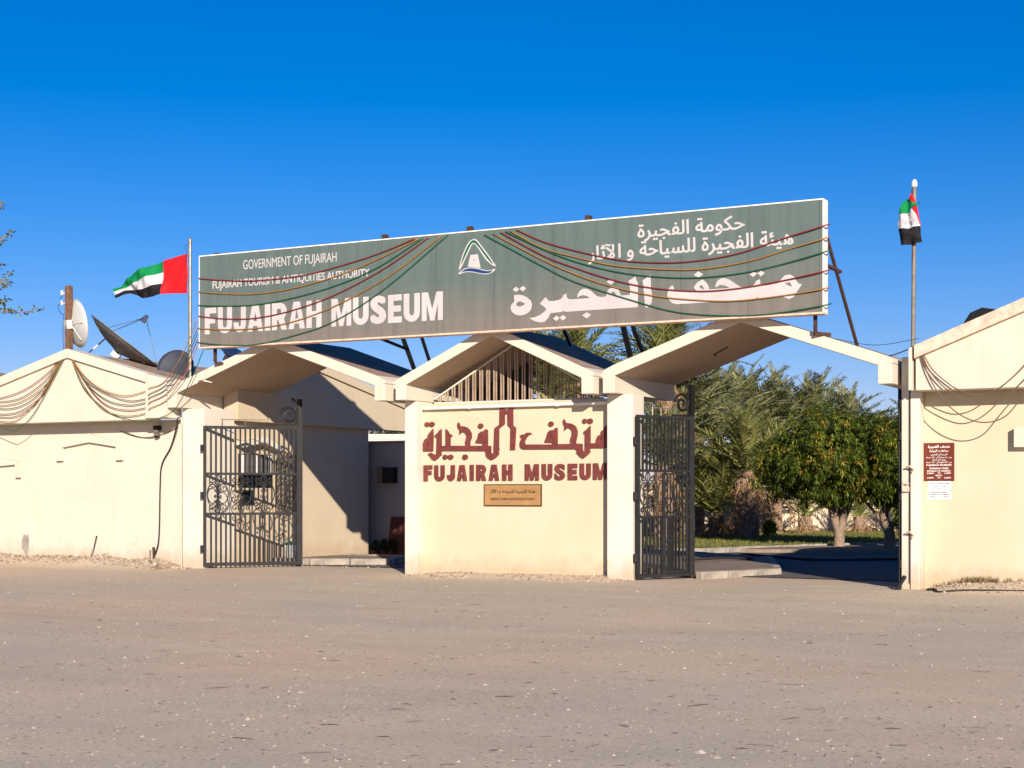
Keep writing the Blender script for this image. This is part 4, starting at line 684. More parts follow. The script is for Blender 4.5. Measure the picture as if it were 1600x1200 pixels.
for z in (2.02, .93):
    MB().tube([(7.48, -.06, z), (7.56, -.10, z+.02), (7.62, -.07, z-.03), (7.58, -.06, z-.08)], .018, 6).put('hinge_stub', M['pinkish'], rb)
for i, pts in enumerate(RIGHT_ROPES):
    rope(pts, 'n', ['shallowest brown rope light loop below the right building parapet', 'middle brown rope light loop below the right building parapet', 'deepest brown rope light loop hanging over the pale yellow wall'][i], 'rope lights on the right building', .0105)
# brown opening-times board and white notice
ob = thing('opening_times_sign', 'brown opening times board with white Arabic and English lines on the right wall', 'sign', (8.0, 0, 1.8))
MB().box((7.755-.05, .228, 1.80), (8.255-.05, .249, 2.43)).put('board', M['signbrown'], ob)
AR = lambda s: shape_ar(s)
def line(parent, body, cx, w, z, h, y, mat, bold=.02):
    me = fit(text_me(body, bold), cx-w/2, cx+w/2, z, z+h, y); me.name = 'lettering'; put('lettering', me, mat, parent)
MU = '\u0645\u062A\u062D\u0641 \u0627\u0644\u0641\u062C\u064A\u0631\u0629'
cx = 7.955
for body, w, z, h, bo in [(AR(MU), .36, 2.335, .060, .03), (AR('\u0633\u0627\u0639\u0627\u062A \u0627\u0644\u0632\u064A\u0627\u0631\u0629'), .31, 2.270, .050, .025), (AR('\u0627\u0644\u0633\u0628\u062A \u0627\u0644\u0649 \u0627\u0644\u062E\u0645\u064A\u0633'), .27, 2.215, .040, .02),
                          (AR('\u0645\u0646 \u0668\u066B\u0660\u0660 \u0635\u0628\u0627\u062D\u0627 \u0627\u0644\u0649 \u0666\u066B\u0663\u0660 \u0645\u0633\u0627\u0621'), .42, 2.170, .034, .02), (AR('\u064A\u0648\u0645 \u0627\u0644\u062C\u0645\u0639\u0629'), .22, 2.128, .034, .02), (AR('\u0645\u0646 \u0662\u066B\u0663\u0660 \u0638\u0647\u0631\u0627 \u0627\u0644\u0649 \u0666\u066B\u0663\u0660 \u0645\u0633\u0627\u0621'), .42, 2.088, .034, .02),
                          ('FUJAIRAH MUSEUM', .41, 2.040, .034, .04), ('OPENING TIMES', .32, 1.992, .027, .03), ('SATURDAY TO THURSDAY', .39, 1.950, .025, .03), ('8.00AM      TO      6.30PM', .39, 1.914, .023, .03), ('FRIDAY', .11, 1.876, .023, .03), ('2.30PM      TO      6.30PM', .39, 1.838, .023, .03)]:
    line(ob, body, cx, w, z, h, .2255, M['paper'], bo)
nt_ = thing('paper_notice', 'white paper notice with faint printed lines below the brown board', 'notice', (8.0, 0, 1.48))
MB().box((7.765, .242, 1.485), (8.15, .249, 1.795)).put('sheet', M['paper'], nt_)
for body, w, z, h in [(AR('\u0627\u0648\u0642\u0627\u062A \u0627\u0644\u062F\u0648\u0627\u0645 \u0641\u064A \u0631\u0645\u0636\u0627\u0646'), .32, 1.735, .035), (AR('\u0645\u0646 \u0627\u0644\u0633\u0628\u062A \u0627\u0644\u0649 \u0627\u0644\u062E\u0645\u064A\u0633'), .28, 1.690, .026), (AR('\u0645\u0646 \u0669\u066B\u0660\u0660 \u0627\u0644\u0649 \u0662\u066B\u0660\u0660'), .28, 1.655, .024), ('RAMADAN TIMING', .25, 1.600, .020), ('SATURDAY TO THURSDAY', .33, 1.565, .018), ('9.00AM     TO     2.00PM', .33, 1.536, .016), ('FRIDAY CLOSED', .24, 1.508, .014)]:
    line(nt_, body, 7.958, w, z, h, .2395, M['ink'], .022)

# ------------------------------------------------------------------ iron gate leaves
def scroll(cx, cz, r, a0, turns, sgn, rend=.12):
    n = 16; return [(cx+sgn*math.cos(a0+turns*2*math.pi*i/n)*r*(1-(1-rend)*i/n), 0, cz+math.sin(a0+turns*2*math.pi*i/n)*r*(1-(1-rend)*i/n)) for i in range(n+1)]
def gate_leaf(label, loc, ang, W, top=3.02, nb=19, wicket=False, sheet_side=False):
    g = thing('gate_leaf', label, 'gate leaf', loc, (0, 0, ang), 'iron leaves of the entrance gates')
    z0, za, zb, fr_ = .05, 1.13, 1.98, .055
    f = MB(); f.box((0, -.03, z0), (.06, .03, top)); f.box((W-.125, -.035, z0), (W, .035, top+.02)); f.box((.06, -.025, z0), (W-.09, .025, z0+.07)); f.box((.06, -.025, top-.06), (W-.09, .025, top))
    f.box((.06, -.022, za), (W-.09, .022, za+.05)); f.box((.06, -.022, zb), (W-.09, .022, zb+.05)); f.put('frame', M['iron'], g, local=True, bevel=.004)
    bt = MB().box((-.018, -.015, zb+.05), (.018, .015, top-.06)).me('bar'); bt.materials.append(M['iron'])
    bl = MB().box((-.018, -.015, z0+.07), (.018, .015, za)).me('bar_low'); bl.materials.append(M['iron'])
    for i in range(1, nb):
        x = .06+(W-.15)*i/nb
        for me_ in (bt, bl):
            o = bpy.data.objects.new('bar', me_); COL.objects.link(o); o.parent = g; o.location = (x+random.uniform(-.003, .003), 0, 0)
    sc = MB(); m = max(2, round((W-.15)/.50)); cw = (W-.15)/m
    for i in range(m):
        c = .06+cw*(i+.5); zc = (za+.05+zb)/2; H = (zb-za-.05)/2
        for s in (-1, 1):
            sc.tube([(c+s*.22*cw+s*math.cos(a)*.23*cw, 0, zc+math.sin(a)*H*.52) for a in [2*math.pi*q/16 for q in range(17)]], .013, 5)
            for v in (-1, 1):
                pts = scroll(c+s*.26*cw, zc+v*H*.74, .15*cw, R(-150*v), 1.15*v, s); sc.tube(pts, .012, 5)
                sc.tube(spline([(c+s*.02, 0, zc+v*H), (c+s*.13*cw, 0, zc+v*H*.75), (c+s*.05*cw, 0, zc+v*H*.5), (c, 0, zc)], 4), .012, 5)
                sc.tube(scroll(c+s*.10*cw, zc+v*H*.16, .07*cw, R(90), 1.1*v, s), .010, 5)
        sc.tube([(c, 0, za+.05), (c, 0, zb)], .010, 6)
        if i: sc.tube([(c-cw/2, 0, za+.05), (c-cw/2, 0, zb)], .008, 5)
    sc.put('scrollwork', M['iron'], g, local=True)
    # raised heel stile with scroll finial
    MB().box((W-.10, -.045, top+.021), (W-.01, .045, top+.60)).put('finial_post', M['black'], g, local=True)  # canopy shadow on the stile top and scroll is put into the black
    s2 = MB(); cx0, cz0 = W-.30, top+.24
    s2.tube(scroll(cx0, cz0, .20, R(10), 1.6, -1, .2), .026, 7); s2.tube(spline([(W-.11, 0, top+.02), (W-.16, 0, top+.25), (W-.13, 0, top+.5), (W-.22, 0, top+.62), (W-.2, 0, top+.52)], 5), .014, 6)
    s2.bar((W-.55, 0, top+.02), (W-.10, 0, top+.02), .03); s2.put('scroll_bracket', M['black'], g, local=True)
    s3 = MB(); s3.tube([(.40, 0, top+.14), (W*.62, 0, top+.14)], .010, 5); s3.tube([(.40, 0, top), (.40, 0, top+.16)], .014, 5); s3.tube([(W*.42, 0, top), (W*.42, 0, top+.14)], .010, 5)
    s3.tube(scroll(W*.62+.07, top+.15, .07, R(180), 1.2, 1, .2), .008, 5); s3.put('top_rail', M['galv'], g, local=True)
    for z in (.42, 1.55, 2.55): MB().tube([(-.03, 0, z-.07), (-.03, 0, z+.07)], .035, 8).put('hinge', M['iron'], g, local=True)
    if wicket:
        w = MB(); xa, xb = W*.42, W*.86
        w.box((xa, -.05, .12), (xa+.05, -.026, 1.97)); w.box((xb-.04, -.05, .12), (xb, -.026, 1.97))
        for z in (.12, .70, 1.22, 1.48, 1.93): w.box((xa+.05, -.048, z), (xb-.04, -.028, z+.035))
        for i in range(1, 7):
            x = xa+.05+(xb-xa-.09)*i/7; w.box((x-.009, -.046, .155), (x+.009, -.030, 1.93))
        w.put('wicket_door', M['iron'], g, local=True)
    return g
gate_leaf('dark grey iron gate leaf with scrollwork standing ajar before the left cream pier', (-7.40, -.06, 0), math.atan2(1.57, 1.42), 2.12)
gate_leaf('dark grey iron gate leaf with small wicket door hinged on the centre block', (2.56, .03, 0), math.atan2(1.325, .554), 1.46, nb=14, wicket=True)
gate_leaf('iron gate leaf seen edge-on against the right building pier', (7.36, .06, 0), math.atan2(2.2, -.575), 2.28)
bag = thing('plastic_bucket', 'small green topped white bucket standing behind the left gate leaf', 'bucket', (-7.0, 2.45, .13))
MB().tube([(0, 0, 0), (0, 0, .30)], [.11, .14], 12).put('bucket_body', M['white'], bag, local=True); MB().tube([(0, 0, .301), (0, 0, .34), (0, 0, .38)], [.13, .12, .03], 12).put('lid', M['teal'], bag, local=True)
st_ = thing('door_stop', 'small grey steel stop at the foot of the right pier', 'door stop', (7.45, -.3, 0))
MB().bar((7.40, -.36, .0), (7.50, -.20, .22), .05).put('stay', M['iron'], st_); MB().box((7.36, -.42, 0), (7.46, -.30, .02)).put('foot', M['iron'], st_)

# ------------------------------------------------------------------ flags and poles
fp = thing('flagpole', 'thin metal flagpole left of the billboard rising behind the parapet', 'flagpole', (-8.23, .5, 3.9))
MB().tube([(-8.23, .5, 3.7), (-8.23, .5, 7.05)], .036, 10).put('pole', M['galv'], fp); MB().tube([(-8.23, .5, 7.05), (-8.23, .5, 7.10), (-8.23, .5, 7.14)], [.045, .045, .02], 10).put('cap', M['galv'], fp)
MB().tube(spline([(-8.27, .45, 7.0), (-8.30, .43, 6.9), (-8.26, .43, 6.85), (-8.29, .43, 6.6), (-8.27, .45, 5.9)], 4), .006, 5).put('halyard', M['rust'], fp)
fp2 = thing('flagpole', 'thin metal flagpole rising at the corner of the right building', 'flagpole', (7.52, .3, 3.3))
MB().tube([(7.50, .3, 3.2), (7.53, .3, 6.74)], .036, 10).put('pole', M['galv'], fp2); MB().tube([(7.53, .3, 6.74), (7.53, .3, 6.80), (7.53, .3, 6.86)], [.045, .05, .025], 10).put('cap', M['white'], fp2)
MB().tube(spline([(7.49, .27, 6.7), (7.50, .25, 6.5), (7.51, .26, 5.6), (7.49, .27, 5.4)], 4), .007, 5).put('halyard', M['rust'], fp2)
fl = thing('national_flag', 'red green white and black flag streaming out from the left flagpole', 'flag', (-8.27, .45, 5.95), group='flags at the entrance')
def lerp_curve(P, t):
    x = t*(len(P)-1); i = min(int(x), len(P)-2); f = x-i
    p0, p1, p2, p3 = [Vector(P[max(0, min(len(P)-1, k))]) for k in (i-1, i, i+1, i+2)]
    return .5*((2*p1)+(p2-p0)*f+(2*p0-5*p1+4*p2-p3)*f*f+(3*p1-p0-3*p2+p3)*f**3)
def flag_pt(u, v):
    a = lerp_curve(FLAG_TOP, u); b = lerp_curve(FLAG_BOT, u); p = a.lerp(b, v)
    y = .45+.11*math.sin(u*9+v*1.6)*min(1, u*2.5)+.035*math.sin(u*23+v*5)*min(1, u*3)+.012*math.sin(u*50-v*9)-.35*u*.3
    return (p.x, y, p.y)
for nm, u0, u1, v0, v1, mt in [('red_band', 0, .255, 0, 1, 'f_red'), ('green_band', .255, 1, 0, 1/3, 'f_green'), ('white_band', .255, 1, 1/3, 2/3, 'f_white'), ('black_band', .255, 1, 2/3, 1, 'f_black')]:
    nu, nv2 = 40, 14; mb = MB(); mb.add([flag_pt(u0+(u1-u0)*i/nu, v0+(v1-v0)*j/nv2) for j in range(nv2+1) for i in range(nu+1)], [(j*(nu+1)+i, j*(nu+1)+i+1, (j+1)*(nu+1)+i+1, (j+1)*(nu+1)+i) for j in range(nv2) for i in range(nu)])
    mb.put(nm, M[mt], fl, smooth=True)
fl2 = thing('national_flag', 'small red green white and black flag hanging limp on the right flagpole', 'flag', (7.48, .2, 5.75), group='flags at the entrance')
for nm, polys in DROOP.items():
    for pl in polys:
        me = poly_solid(pl, [], .2, 0); bm = bmesh.new(); bm.from_mesh(me)
        for _ in range(4): bmesh.ops.subdivide_edges(bm, edges=[e for e in bm.edges if e.calc_length() > .05], cuts=1, use_grid_fill=False)
        bmesh.ops.triangulate(bm, faces=bm.faces[:])
        for v in bm.verts: v.co.y = .2+.045*math.sin(v.co.x*34+v.co.z*3)+.02*math.sin(v.co.z*20+v.co.x*9)+(.012 if nm == 'red_band' else 0)
        bm.to_mesh(me); bm.free(); put(nm, me, M['f_'+nm.split('_')[0]], fl2, smooth=True)

# ------------------------------------------------------------------ satellite dishes on the left roof
def dish(name, label, c, axis, rad, mat, depth=.16, group='satellite dishes on the left roof', feed=True, flen=.6, legs=3, rimmat=None):
    q = Vector(axis).normalized().to_track_quat('Z', 'Y'); t = thing(name, label, 'satellite dish', c, q.to_euler(), group)
    mb = MB(); nr, na = 6, 36
    P = [(0, 0, 0)]+[(rad*r/nr*math.cos(2*math.pi*a/na), rad*r/nr*math.sin(2*math.pi*a/na), depth*(r/nr)**2*rad/.5) for r in range(1, nr+1) for a in range(na)]
    F = [(0, 1+a, 1+(a+1) % na) for a in range(na)]+[(1+(r-1)*na+a, 1+r*na+a, 1+r*na+(a+1) % na, 1+(r-1)*na+(a+1) % na) for r in range(1, nr) for a in range(na)]
    mb.add(P, F); o = mb.put('reflector', mat, t, local=True, smooth=True); sm = o.modifiers.new('shell', 'SOLIDIFY'); sm.thickness = .012
    zr = depth*rad/.5
    MB().tube([(rad*math.cos(2*math.pi*a/na), rad*math.sin(2*math.pi*a/na), zr) for a in range(na+1)], .012, 6).put('rim', rimmat or mat, t, local=True)
    rbs = MB()
    for a in range(0, 360, 60): rbs.bar((0, 0, -.03), (rad*.8*math.cos(R(a)), rad*.8*math.sin(R(a)), depth*.64*rad/.5-.02), .02)
    rbs.put('rib', mat, t, local=True)
    MB().box((-.10, -.10, -.16), (.10, .10, -.03)).put('mount', M['dish'], t, local=True)
    if feed:
        for k in range(legs):
            a = 2*math.pi*k/legs+.6; MB().tube([(rad*.92*math.cos(a), rad*.92*math.sin(a), zr), (.04*math.cos(a), .04*math.sin(a), flen)], .008, 5).put('feed_arm', M['galv'], t, local=True)
        MB().tube([(0, 0, flen-.10), (0, 0, flen-.02), (0, 0, flen+.08), (0, 0, flen+.1)], [.07, .07, .045, .03], 10).put('feed_horn', M['white'], t, local=True)
    return t
CR = Vector((math.cos(R(YAW)), math.sin(R(YAW)), 0)); CF = Vector((-math.sin(R(YAW)), math.cos(R(YAW)), 0)); UP = Vector((0, 0, 1))
dish('satellite_dish', 'pale upright dish seen from behind beside the timber post', (-11.97, .80, 5.48), CR*.80+CF*.62+UP*.15, .56, M['dish'], .12, feed=False)
dish('satellite_dish', 'large dark mesh dish tilted skyward with a white feed horn', (-11.07, 1.35, 4.85), CR*.60+CF*.08+UP*.78, .98, M['mesh_dish'], .15, flen=.98, rimmat=M['galv'])
dish('satellite_dish', 'slate coloured round dish low behind the parapet beside the left flagpole', (-9.55, 1.6, 4.42), -CF*.93-CR*.1+UP*.3, .42, M['navy_dish'], .1, feed=False)
dish('satellite_dish', 'half hidden dish under the left end of the billboard', (-8.55, 2.3, 4.72), CR*.45-CF*.2+UP*.8, .42, M['dish'], .14, feed=False)
tp = thing('timber_post', 'weathered timber post with insulators on the cream gable peak', 'post', (-11.99, .74, 4.4))
MB().box((-12.06, .66, 4.3), (-11.93, .80, 6.36)).put('post_shaft', M['timber'], tp, bevel=.01)
for z in (6.18, 5.95):
    mb = MB(); mb.tube([(-12.06, .72, z), (-12.2, .68, z+.03)], .02, 6); mb.tube([(-12.17, .69, z-.03), (-12.17, .69, z+.08)], .035, 8); mb.put('insulator', M['dish'], tp)
MB().tube(spline([(-12.15, .68, 6.15), (-12.2, .68, 6.05), (-12.12, .68, 6.0)], 4)+spline([(-12.18, .68, 5.98), (-12.28, .68, 5.88), (-12.18, .68, 5.72), (-12.12, .68, 5.68), (-12.13, .68, 5.2), (-12.1, .68, 4.8)], 5), .008, 5).put('lead', M['bluep'], tp)
lnb = thing('dish_arm', 'white feed arm with horn poking up between the two left dishes', 'dish arm', (-12.1, 1.9, 4.8))
MB().tube([(-12.35, 1.75, 4.92), (-11.95, 1.95, 5.30)], .018, 6).put('arm', M['white'], lnb); MB().tube([(-11.98, 1.93, 5.28), (-11.86, 1.97, 5.36), (-11.80, 1.98, 5.36)], [.04, .07, .05], 8).put('horn', M['dish'], lnb)
# service wires between the roofs
rope([(6.4, .6, 4.06), (7.0, .4, 3.93), (7.35, .1, 3.95), (7.68, -.2, 4.03)], 'cable', 'dark wire drooping from the right canopy roof to the right building', None, .010, name='service_wire')
rope([(6.0, .6, 4.3), (6.8, .5, 4.13), (7.7, -.1, 4.15)], 'cable', 'thin upper wire between the right canopy roof and the right building', None, .005, name='service_wire')
rope([(7.95, -.55, .03), (8.1, -.62, .045), (8.22, -.9, .02), (8.6, -.7, .045), (9.6, -.6, .055), (11, -.5, .06)], 'cable', 'dark hose lying on the gravel along the foot of the right building', None, .022, name='ground_hose')
rope([(1.4, 5.0, .17), (2.0, 5.6, .2), (2.4, 6.6, .17), (1.6, 8.2, .19), (2.9, 9.4, .04), (4.5, 10.4, .05), (6.5, 11.0, .05)], 'cable', 'dark garden hose snaking over the planting strip behind the right gate', None, .03, name='garden_hose')

# ------------------------------------------------------------------ garden wall
gwall = thing('garden_wall', 'low cream boundary wall behind the palms at the end of the garden', 'wall', (-4, 32.5, 0))
ga, gb_ = Vector((-22, 23.5, 0)), Vector((12, 41.6, 0)); gd = (gb_-ga).normalized(); gn = Vector((gd.y, -gd.x, 0))
MB().prism([(p.x, p.y) for p in (ga, gb_, gb_-gn*.2, ga-gn*.2)], -.05, 1.75, 'z').put('wall_body', M['backwall'], gwall)
MB().prism([(p.x, p.y) for p in (ga+gn*.04, gb_+gn*.04, gb_-gn*.24, ga-gn*.24)], 1.752, 1.84, 'z').put('coping', M['backwall'], gwall)
n = 13
for i in range(n):
    c = ga+gd*(1.2+i*3.0)+gn*.06
    MB().prism([(p.x, p.y) for p in (c+gn*.05, c+gd*.35+gn*.05, c+gd*.35-gn*.055, c-gn*.055)], -.05, 1.74, 'z').put('pilaster', M['backwall'], gwall)

# ------------------------------------------------------------------ vegetation
def tinted(name, verts, faces, cols, mat):
    """cols: one colour per face"""
    me = bpy.data.meshes.new(name); me.from_pydata(verts, [], faces)
    a = me.color_attributes.new('tint', 'FLOAT_COLOR', 'CORNER'); arr = np.empty((len(me.loops), 4), dtype=np.float32); i = 0
    ln = np.array([len(f) for f in faces]); arr[:, :3] = np.repeat(np.array(cols, dtype=np.float32), ln, axis=0); arr[:, 3] = 1
    a.data.foreach_set('color', arr.ravel()); me.materials.append(mat); me.update(); return me
def frond_mesh(i, L, cols, droop, dens=26, lw=.052, ll=.34):
    rnd = random.Random(100+i); V = []; Fc = []; C = []
    pts = []
    for k in range(13):
        t = k/12; pts.append(Vector((L*(t-.10*droop*t*t), .06*math.sin(t*2.5+i), L*(.52*t-(.30+.50*droop)*t*t))))
    mb = MB(); mb.tube(pts, [.035*(1-.85*k/12)+.004 for k in range(13)], 4); V += mb.v; Fc += mb.f; C += [mul(cols[0], 1.4)]*len(mb.f)
    for s in (-1, 1):
        for j in range(dens):
            t = .13+.87*(j+rnd.uniform(-.2, .2))/dens; t = min(.995, t); x = t*12; a = min(int(x), 11); p = pts[a].lerp(pts[a+1], x-a); d = (pts[a+1]-pts[a]).normalized()
            side = Vector((0, 1, 0))*s; up = d.cross(side).normalized()*s; l = ll*(.35+1.0*math.sin(math.pi*min(1, .12+t*.86)))*rnd.uniform(.85, 1.12)
            fwd = .50+.5*t; dirv = (side*(1-.35*t)+d*fwd+up*rnd.uniform(.05, .5)+Vector((0, 0, -.12))).normalized(); w = lw*rnd.uniform(.8, 1.15)*(.7 if t > .8 else 1)
            n_ = dirv.cross(up if abs(dirv.dot(up)) < .95 else side).normalized()*w/2
            mid = p+dirv*l*.5; tip = p+dirv*l+Vector((0, 0, -.10*l)); b = len(V)
            V += [tuple(p-n_*.5), tuple(p+n_*.5), tuple(mid+n_), tuple(mid-n_), tuple(tip)]
            Fc += [(b, b+1, b+2, b+3), (b+3, b+2, b+4)]; c = mul(cols[rnd.randrange(len(cols))], rnd.uniform(.75, 1.25)); C += [c, c]
    return tinted('frond', V, Fc, C, M['leaf'])
GREEN = [(.20, .205, .055), (.25, .24, .075), (.31, .27, .10), (.13, .15, .045), (.09, .11, .03)]
BLUEG = [(.175, .18, .075), (.21, .205, .09), (.12, .135, .05), (.26, .235, .11), (.08, .09, .035)]
DRY = [(.30, .19, .09), (.24, .14, .07), (.36, .24, .12), (.20, .13, .06)]
FR = {'green': [frond_mesh(i, 2.6, GREEN, .40+.22*(i % 3), 30) for i in range(4)], 'blue': [frond_mesh(10+i, 2.6, BLUEG, .36+.22*(i % 3), 24, .07) for i in range(4)], 'dry': [frond_mesh(20+i, 2.2, DRY, 1.0, 20, .035, .34) for i in range(3)]}
def trunk_mesh(h, r, seed):
    rnd = random.Random(seed); mb = MB(); mb.tube([(0, 0, -.1), (0, 0, h*.3), (rnd.uniform(-.08, .08), rnd.uniform(-.08, .08), h*.7), (rnd.uniform(-.1, .1), rnd.uniform(-.1, .1), h+.15)], [r*1.12, r, r*.95, r*.8], 12)
    rows = max(4, int(h/.13))
    for j in range(rows):                      # old frond bases, spirally set
        z = .02+h*j/rows; n = 9
        for k in range(n):
            a = 2*math.pi*(k+.5*(j % 2))/n+rnd.uniform(-.08, .08); rr = r*(1.0-.1*j/rows); d = Vector((math.cos(a), math.sin(a), 0)); s = Vector((-d.y, d.x, 0)); p = d*rr*.9+Vector((0, 0, z))
            w = r*.36; l = rnd.uniform(.12, .24)*(1+.5*j/rows); t = p+d*.085*(1+r)+Vector((0, 0, l))
            mb.add([p-s*w, p+s*w, t+s*w*.45, t-s*w*.45, p+d*.09+Vector((0, 0, .02))], [(0, 1, 2, 3), (4, 1, 0), (0, 3, 4), (4, 2, 1), (4, 3, 2)])
    return mb.me('trunk')
def palm(label, x, y, h, scale=1.0, kind='green', nf=34, r=.26, seed=0, dry=6, z0=.1):
    rnd = random.Random(seed+55); t = thing('palm_tree', label, 'palm tree', (x, y, z0), (0, 0, rnd.uniform(0, 6)), 'palms in the museum garden')
    tr_ = put('trunk', trunk_mesh(h, r, seed), M['palmbark'], t, local=True)
    for k in range(nf+dry):
        dead = k >= nf; f = k/nf; me = FR['dry'][k % 3] if dead else FR[kind][k % 4]
        o = bpy.data.objects.new('dry_frond' if dead else 'frond', me); COL.objects.link(o); o.parent = t
        az = k*2.39996+rnd.uniform(-.2, .2); el = -R(82)+R(84)*(f**.9)+rnd.uniform(-.08, .08) if not dead else R(48)+rnd.uniform(-.15, .35)
        s = scale*rnd.uniform(.85, 1.1)*(.80 if dead else 1)*(1-.15*(1-f) if not dead else 1)
        o.matrix_local = Matrix.Translation((0, 0, h+(.1 if not dead else -.05))) @ Matrix.Rotation(az, 4, 'Z') @ Matrix.Rotation(el, 4, 'Y') @ Matrix.Rotation(rnd.uniform(-.4, .4), 4, 'X') @ Matrix.Translation((r*.5, 0, 0)) @ Matrix.Scale(s, 4)
    return t
PALMS = [
 ('stout date palm with broad scaly trunk on the lawn behind the right gate opening', -3.85, 23.4, 2.1, 1.08, 'green', 40, .36, 1, 9),
 ('date palm crowding the right gate leaf with grey green drooping fronds', -5.9, 21.2, 2.2, 1.05, 'blue', 34, .26, 2, 6),
 ('date palm with orange brown fruit stalks seen through the centre gable grille', -4.1, 9.6, 3.7, .9, 'green', 44, .24, 3, 12),
 ('tall date palm peeping over the centre canopy roof under the billboard', -8.8, 20.7, 5.2, 1.05, 'green', 44, .28, 5, 8),
 ('tall date palm between centre and right canopies, in line with the billboard braces', -6.2, 22.1, 5.3, 1.1, 'green', 46, .30, 4, 8),
 ('tall palm directly behind the right canopy soffit', -6.4, 24.3, 4.0, 1.15, 'blue', 36, .28, 20, 6),
 ('grey green palm at the left of the row beyond the lawn', -7.6, 28.2, 3.2, 1.25, 'blue', 36, .28, 6, 4),
 ('grey green palm, second from the left in the row beyond the lawn', -9.4, 35.0, 3.8, 1.35, 'blue', 36, .28, 7, 4),
 ('grey green palm standing behind the stout date palm', -10.2, 40.0, 4.2, 1.45, 'blue', 36, .28, 8, 4),
 ('grey green palm above the left shoulder of the mango tree', -9.2, 41.8, 4.0, 1.4, 'blue', 36, .28, 9, 4),
 ('grey green palm rising over the left half of the mango tree', -8.0, 43.0, 3.9, 1.4, 'blue', 36, .28, 10, 4),
 ('grey green palm rising over the middle of the mango tree', -7.0, 45.4, 3.5, 1.4, 'blue', 34, .28, 19, 4),
 ('pale palm with thin upright fronds above the top of the mango tree', -6.2, 48.0, 2.7, 1.25, 'blue', 30, .28, 11, 3),
 ('palm whose frond tips show beside the right pier', -3.2, 44.4, 3.6, 1.1, 'green', 30, .28, 12, 3),
 ('low bushy palm with arching fronds left of the stout date palm', -5.0, 23.6, .7, 1.25, 'green', 40, .20, 13, 9),
 ('bushy palm filling the gap right of the stout date palm', -4.4, 27.8, 1.6, 1.2, 'green', 40, .22, 21, 6),
 ('low brownish palm at the wall under the left of the mango crown', -3.7, 29.2, .5, .75, 'green', 22, .20, 14, 14),
 ('low brownish palm at the wall behind the mango trunk', -2.2, 31.0, .5, .75, 'green', 20, .20, 15, 14),
 ('low brownish palm at the wall between the two mango trunks', -.8, 32.4, .5, .72, 'green', 20, .20, 16, 14),
 ('short palm filling the gap between stout palm and wall', -5.8, 28.6, 1.3, 1.0, 'blue', 36, .24, 17, 8),
 ('mid height palm between the two rows at the left of the garden', -6.9, 32.2, 2.2, 1.2, 'blue', 34, .24, 18, 5),
]
for lab, x, y, h, s, kd, nf, r, sd_, dry in PALMS: palm(lab, x, y, h, s, kd, nf, r, sd_, dry)

def leafy_crown(name, blobs, nclust, leaf_l, leaf_w, cols, per=8, seed=0, droop=.5, shell=.62, zmin=None):
    rnd = random.Random(seed); V = []; Fc = []; C = []; tot = sum(b[3]**2 for b in blobs)
    for cx_, cy_, cz_, rx, rz in blobs:
        for _ in range(int(nclust*rx*rx/tot)):
            d = Vector((rnd.gauss(0, 1), rnd.gauss(0, 1), rnd.gauss(0, 1))).normalized(); q = (shell+(1-shell)*rnd.random()**.6) if rnd.random() < .85 else rnd.random()
            nz = 1+.28*noise.noise(d*2.3+Vector((cx_, seed, cz_)))+.14*noise.noise(d*5.5+Vector((cx_, 9, seed)))
            p = Vector((cx_+d.x*rx*q*nz, cy_+d.y*rx*q*nz, cz_+d.z*rz*q*nz))
            if zmin is not None and p.z < zmin+.25*noise.noise(p*1.5): continue
            if noise.noise(p*1.9+Vector((0, 0, seed))) < -.34: continue
            ax = (d+Vector((0, 0, .25))+Vector((rnd.uniform(-.4, .4),)*3)).normalized(); base = cols[0] if rnd.random() < .80 else cols[1]
            clus = noise.noise(p*1.2+Vector((7, 0, 3)))
            if clus > .02 and rnd.random() < .18: base = cols[2]
            for k in range(per):
                a = 2*math.pi*k/per+rnd.uniform(-.4, .4); u = ax.orthogonal().normalized(); w_ = ax.cross(u)
                dr = (u*math.cos(a)+w_*math.sin(a)+ax*rnd.uniform(.0, .7)-Vector((0, 0, droop*rnd.uniform(.4, 1.3)))).normalized(); l = leaf_l*rnd.uniform(.7, 1.2); sv = dr.cross(Vector((rnd.uniform(-.3, .3), rnd.uniform(-.3, .3), 1))).normalized()*leaf_w/2*rnd.uniform(.8, 1.2)
                b = len(V); m_ = p+dr*l*.45; V += [tuple(p), tuple(m_+sv), tuple(p+dr*l-Vector((0, 0, .12*l))), tuple(m_-sv)]
                Fc.append((b, b+1, b+2, b+3)); C.append(mul(base, rnd.uniform(.65, 1.35)))
    return tinted(name, V, Fc, C, M['leaf'])
MANGO = [(.085, .12, .016), (.17, .19, .02), (.30, .22, .03)]
def mango(label, x, y, blobs, seed, n, trunks):
    t = thing('mango_tree', label, 'tree', (x, y, .08), None, 'mango trees in the museum garden')
    mb = MB()
    for pts, rr in trunks: mb.tube(spline([(x+a, y+b, c) for a, b, c in pts], 5), [rr[0]+(rr[1]-rr[0])*i/(5*(len(pts)-1)) for i in range(5*(len(pts)-1)+1)], 9)
    mb.put('trunk', M['bark'], t, smooth=True)
    put('crown', leafy_crown('crown', [(x+a, y+b, c, d, e) for a, b, c, d, e in blobs], n, .17, .045, MANGO, 9, seed, .32, .6, 1.22), None, t)
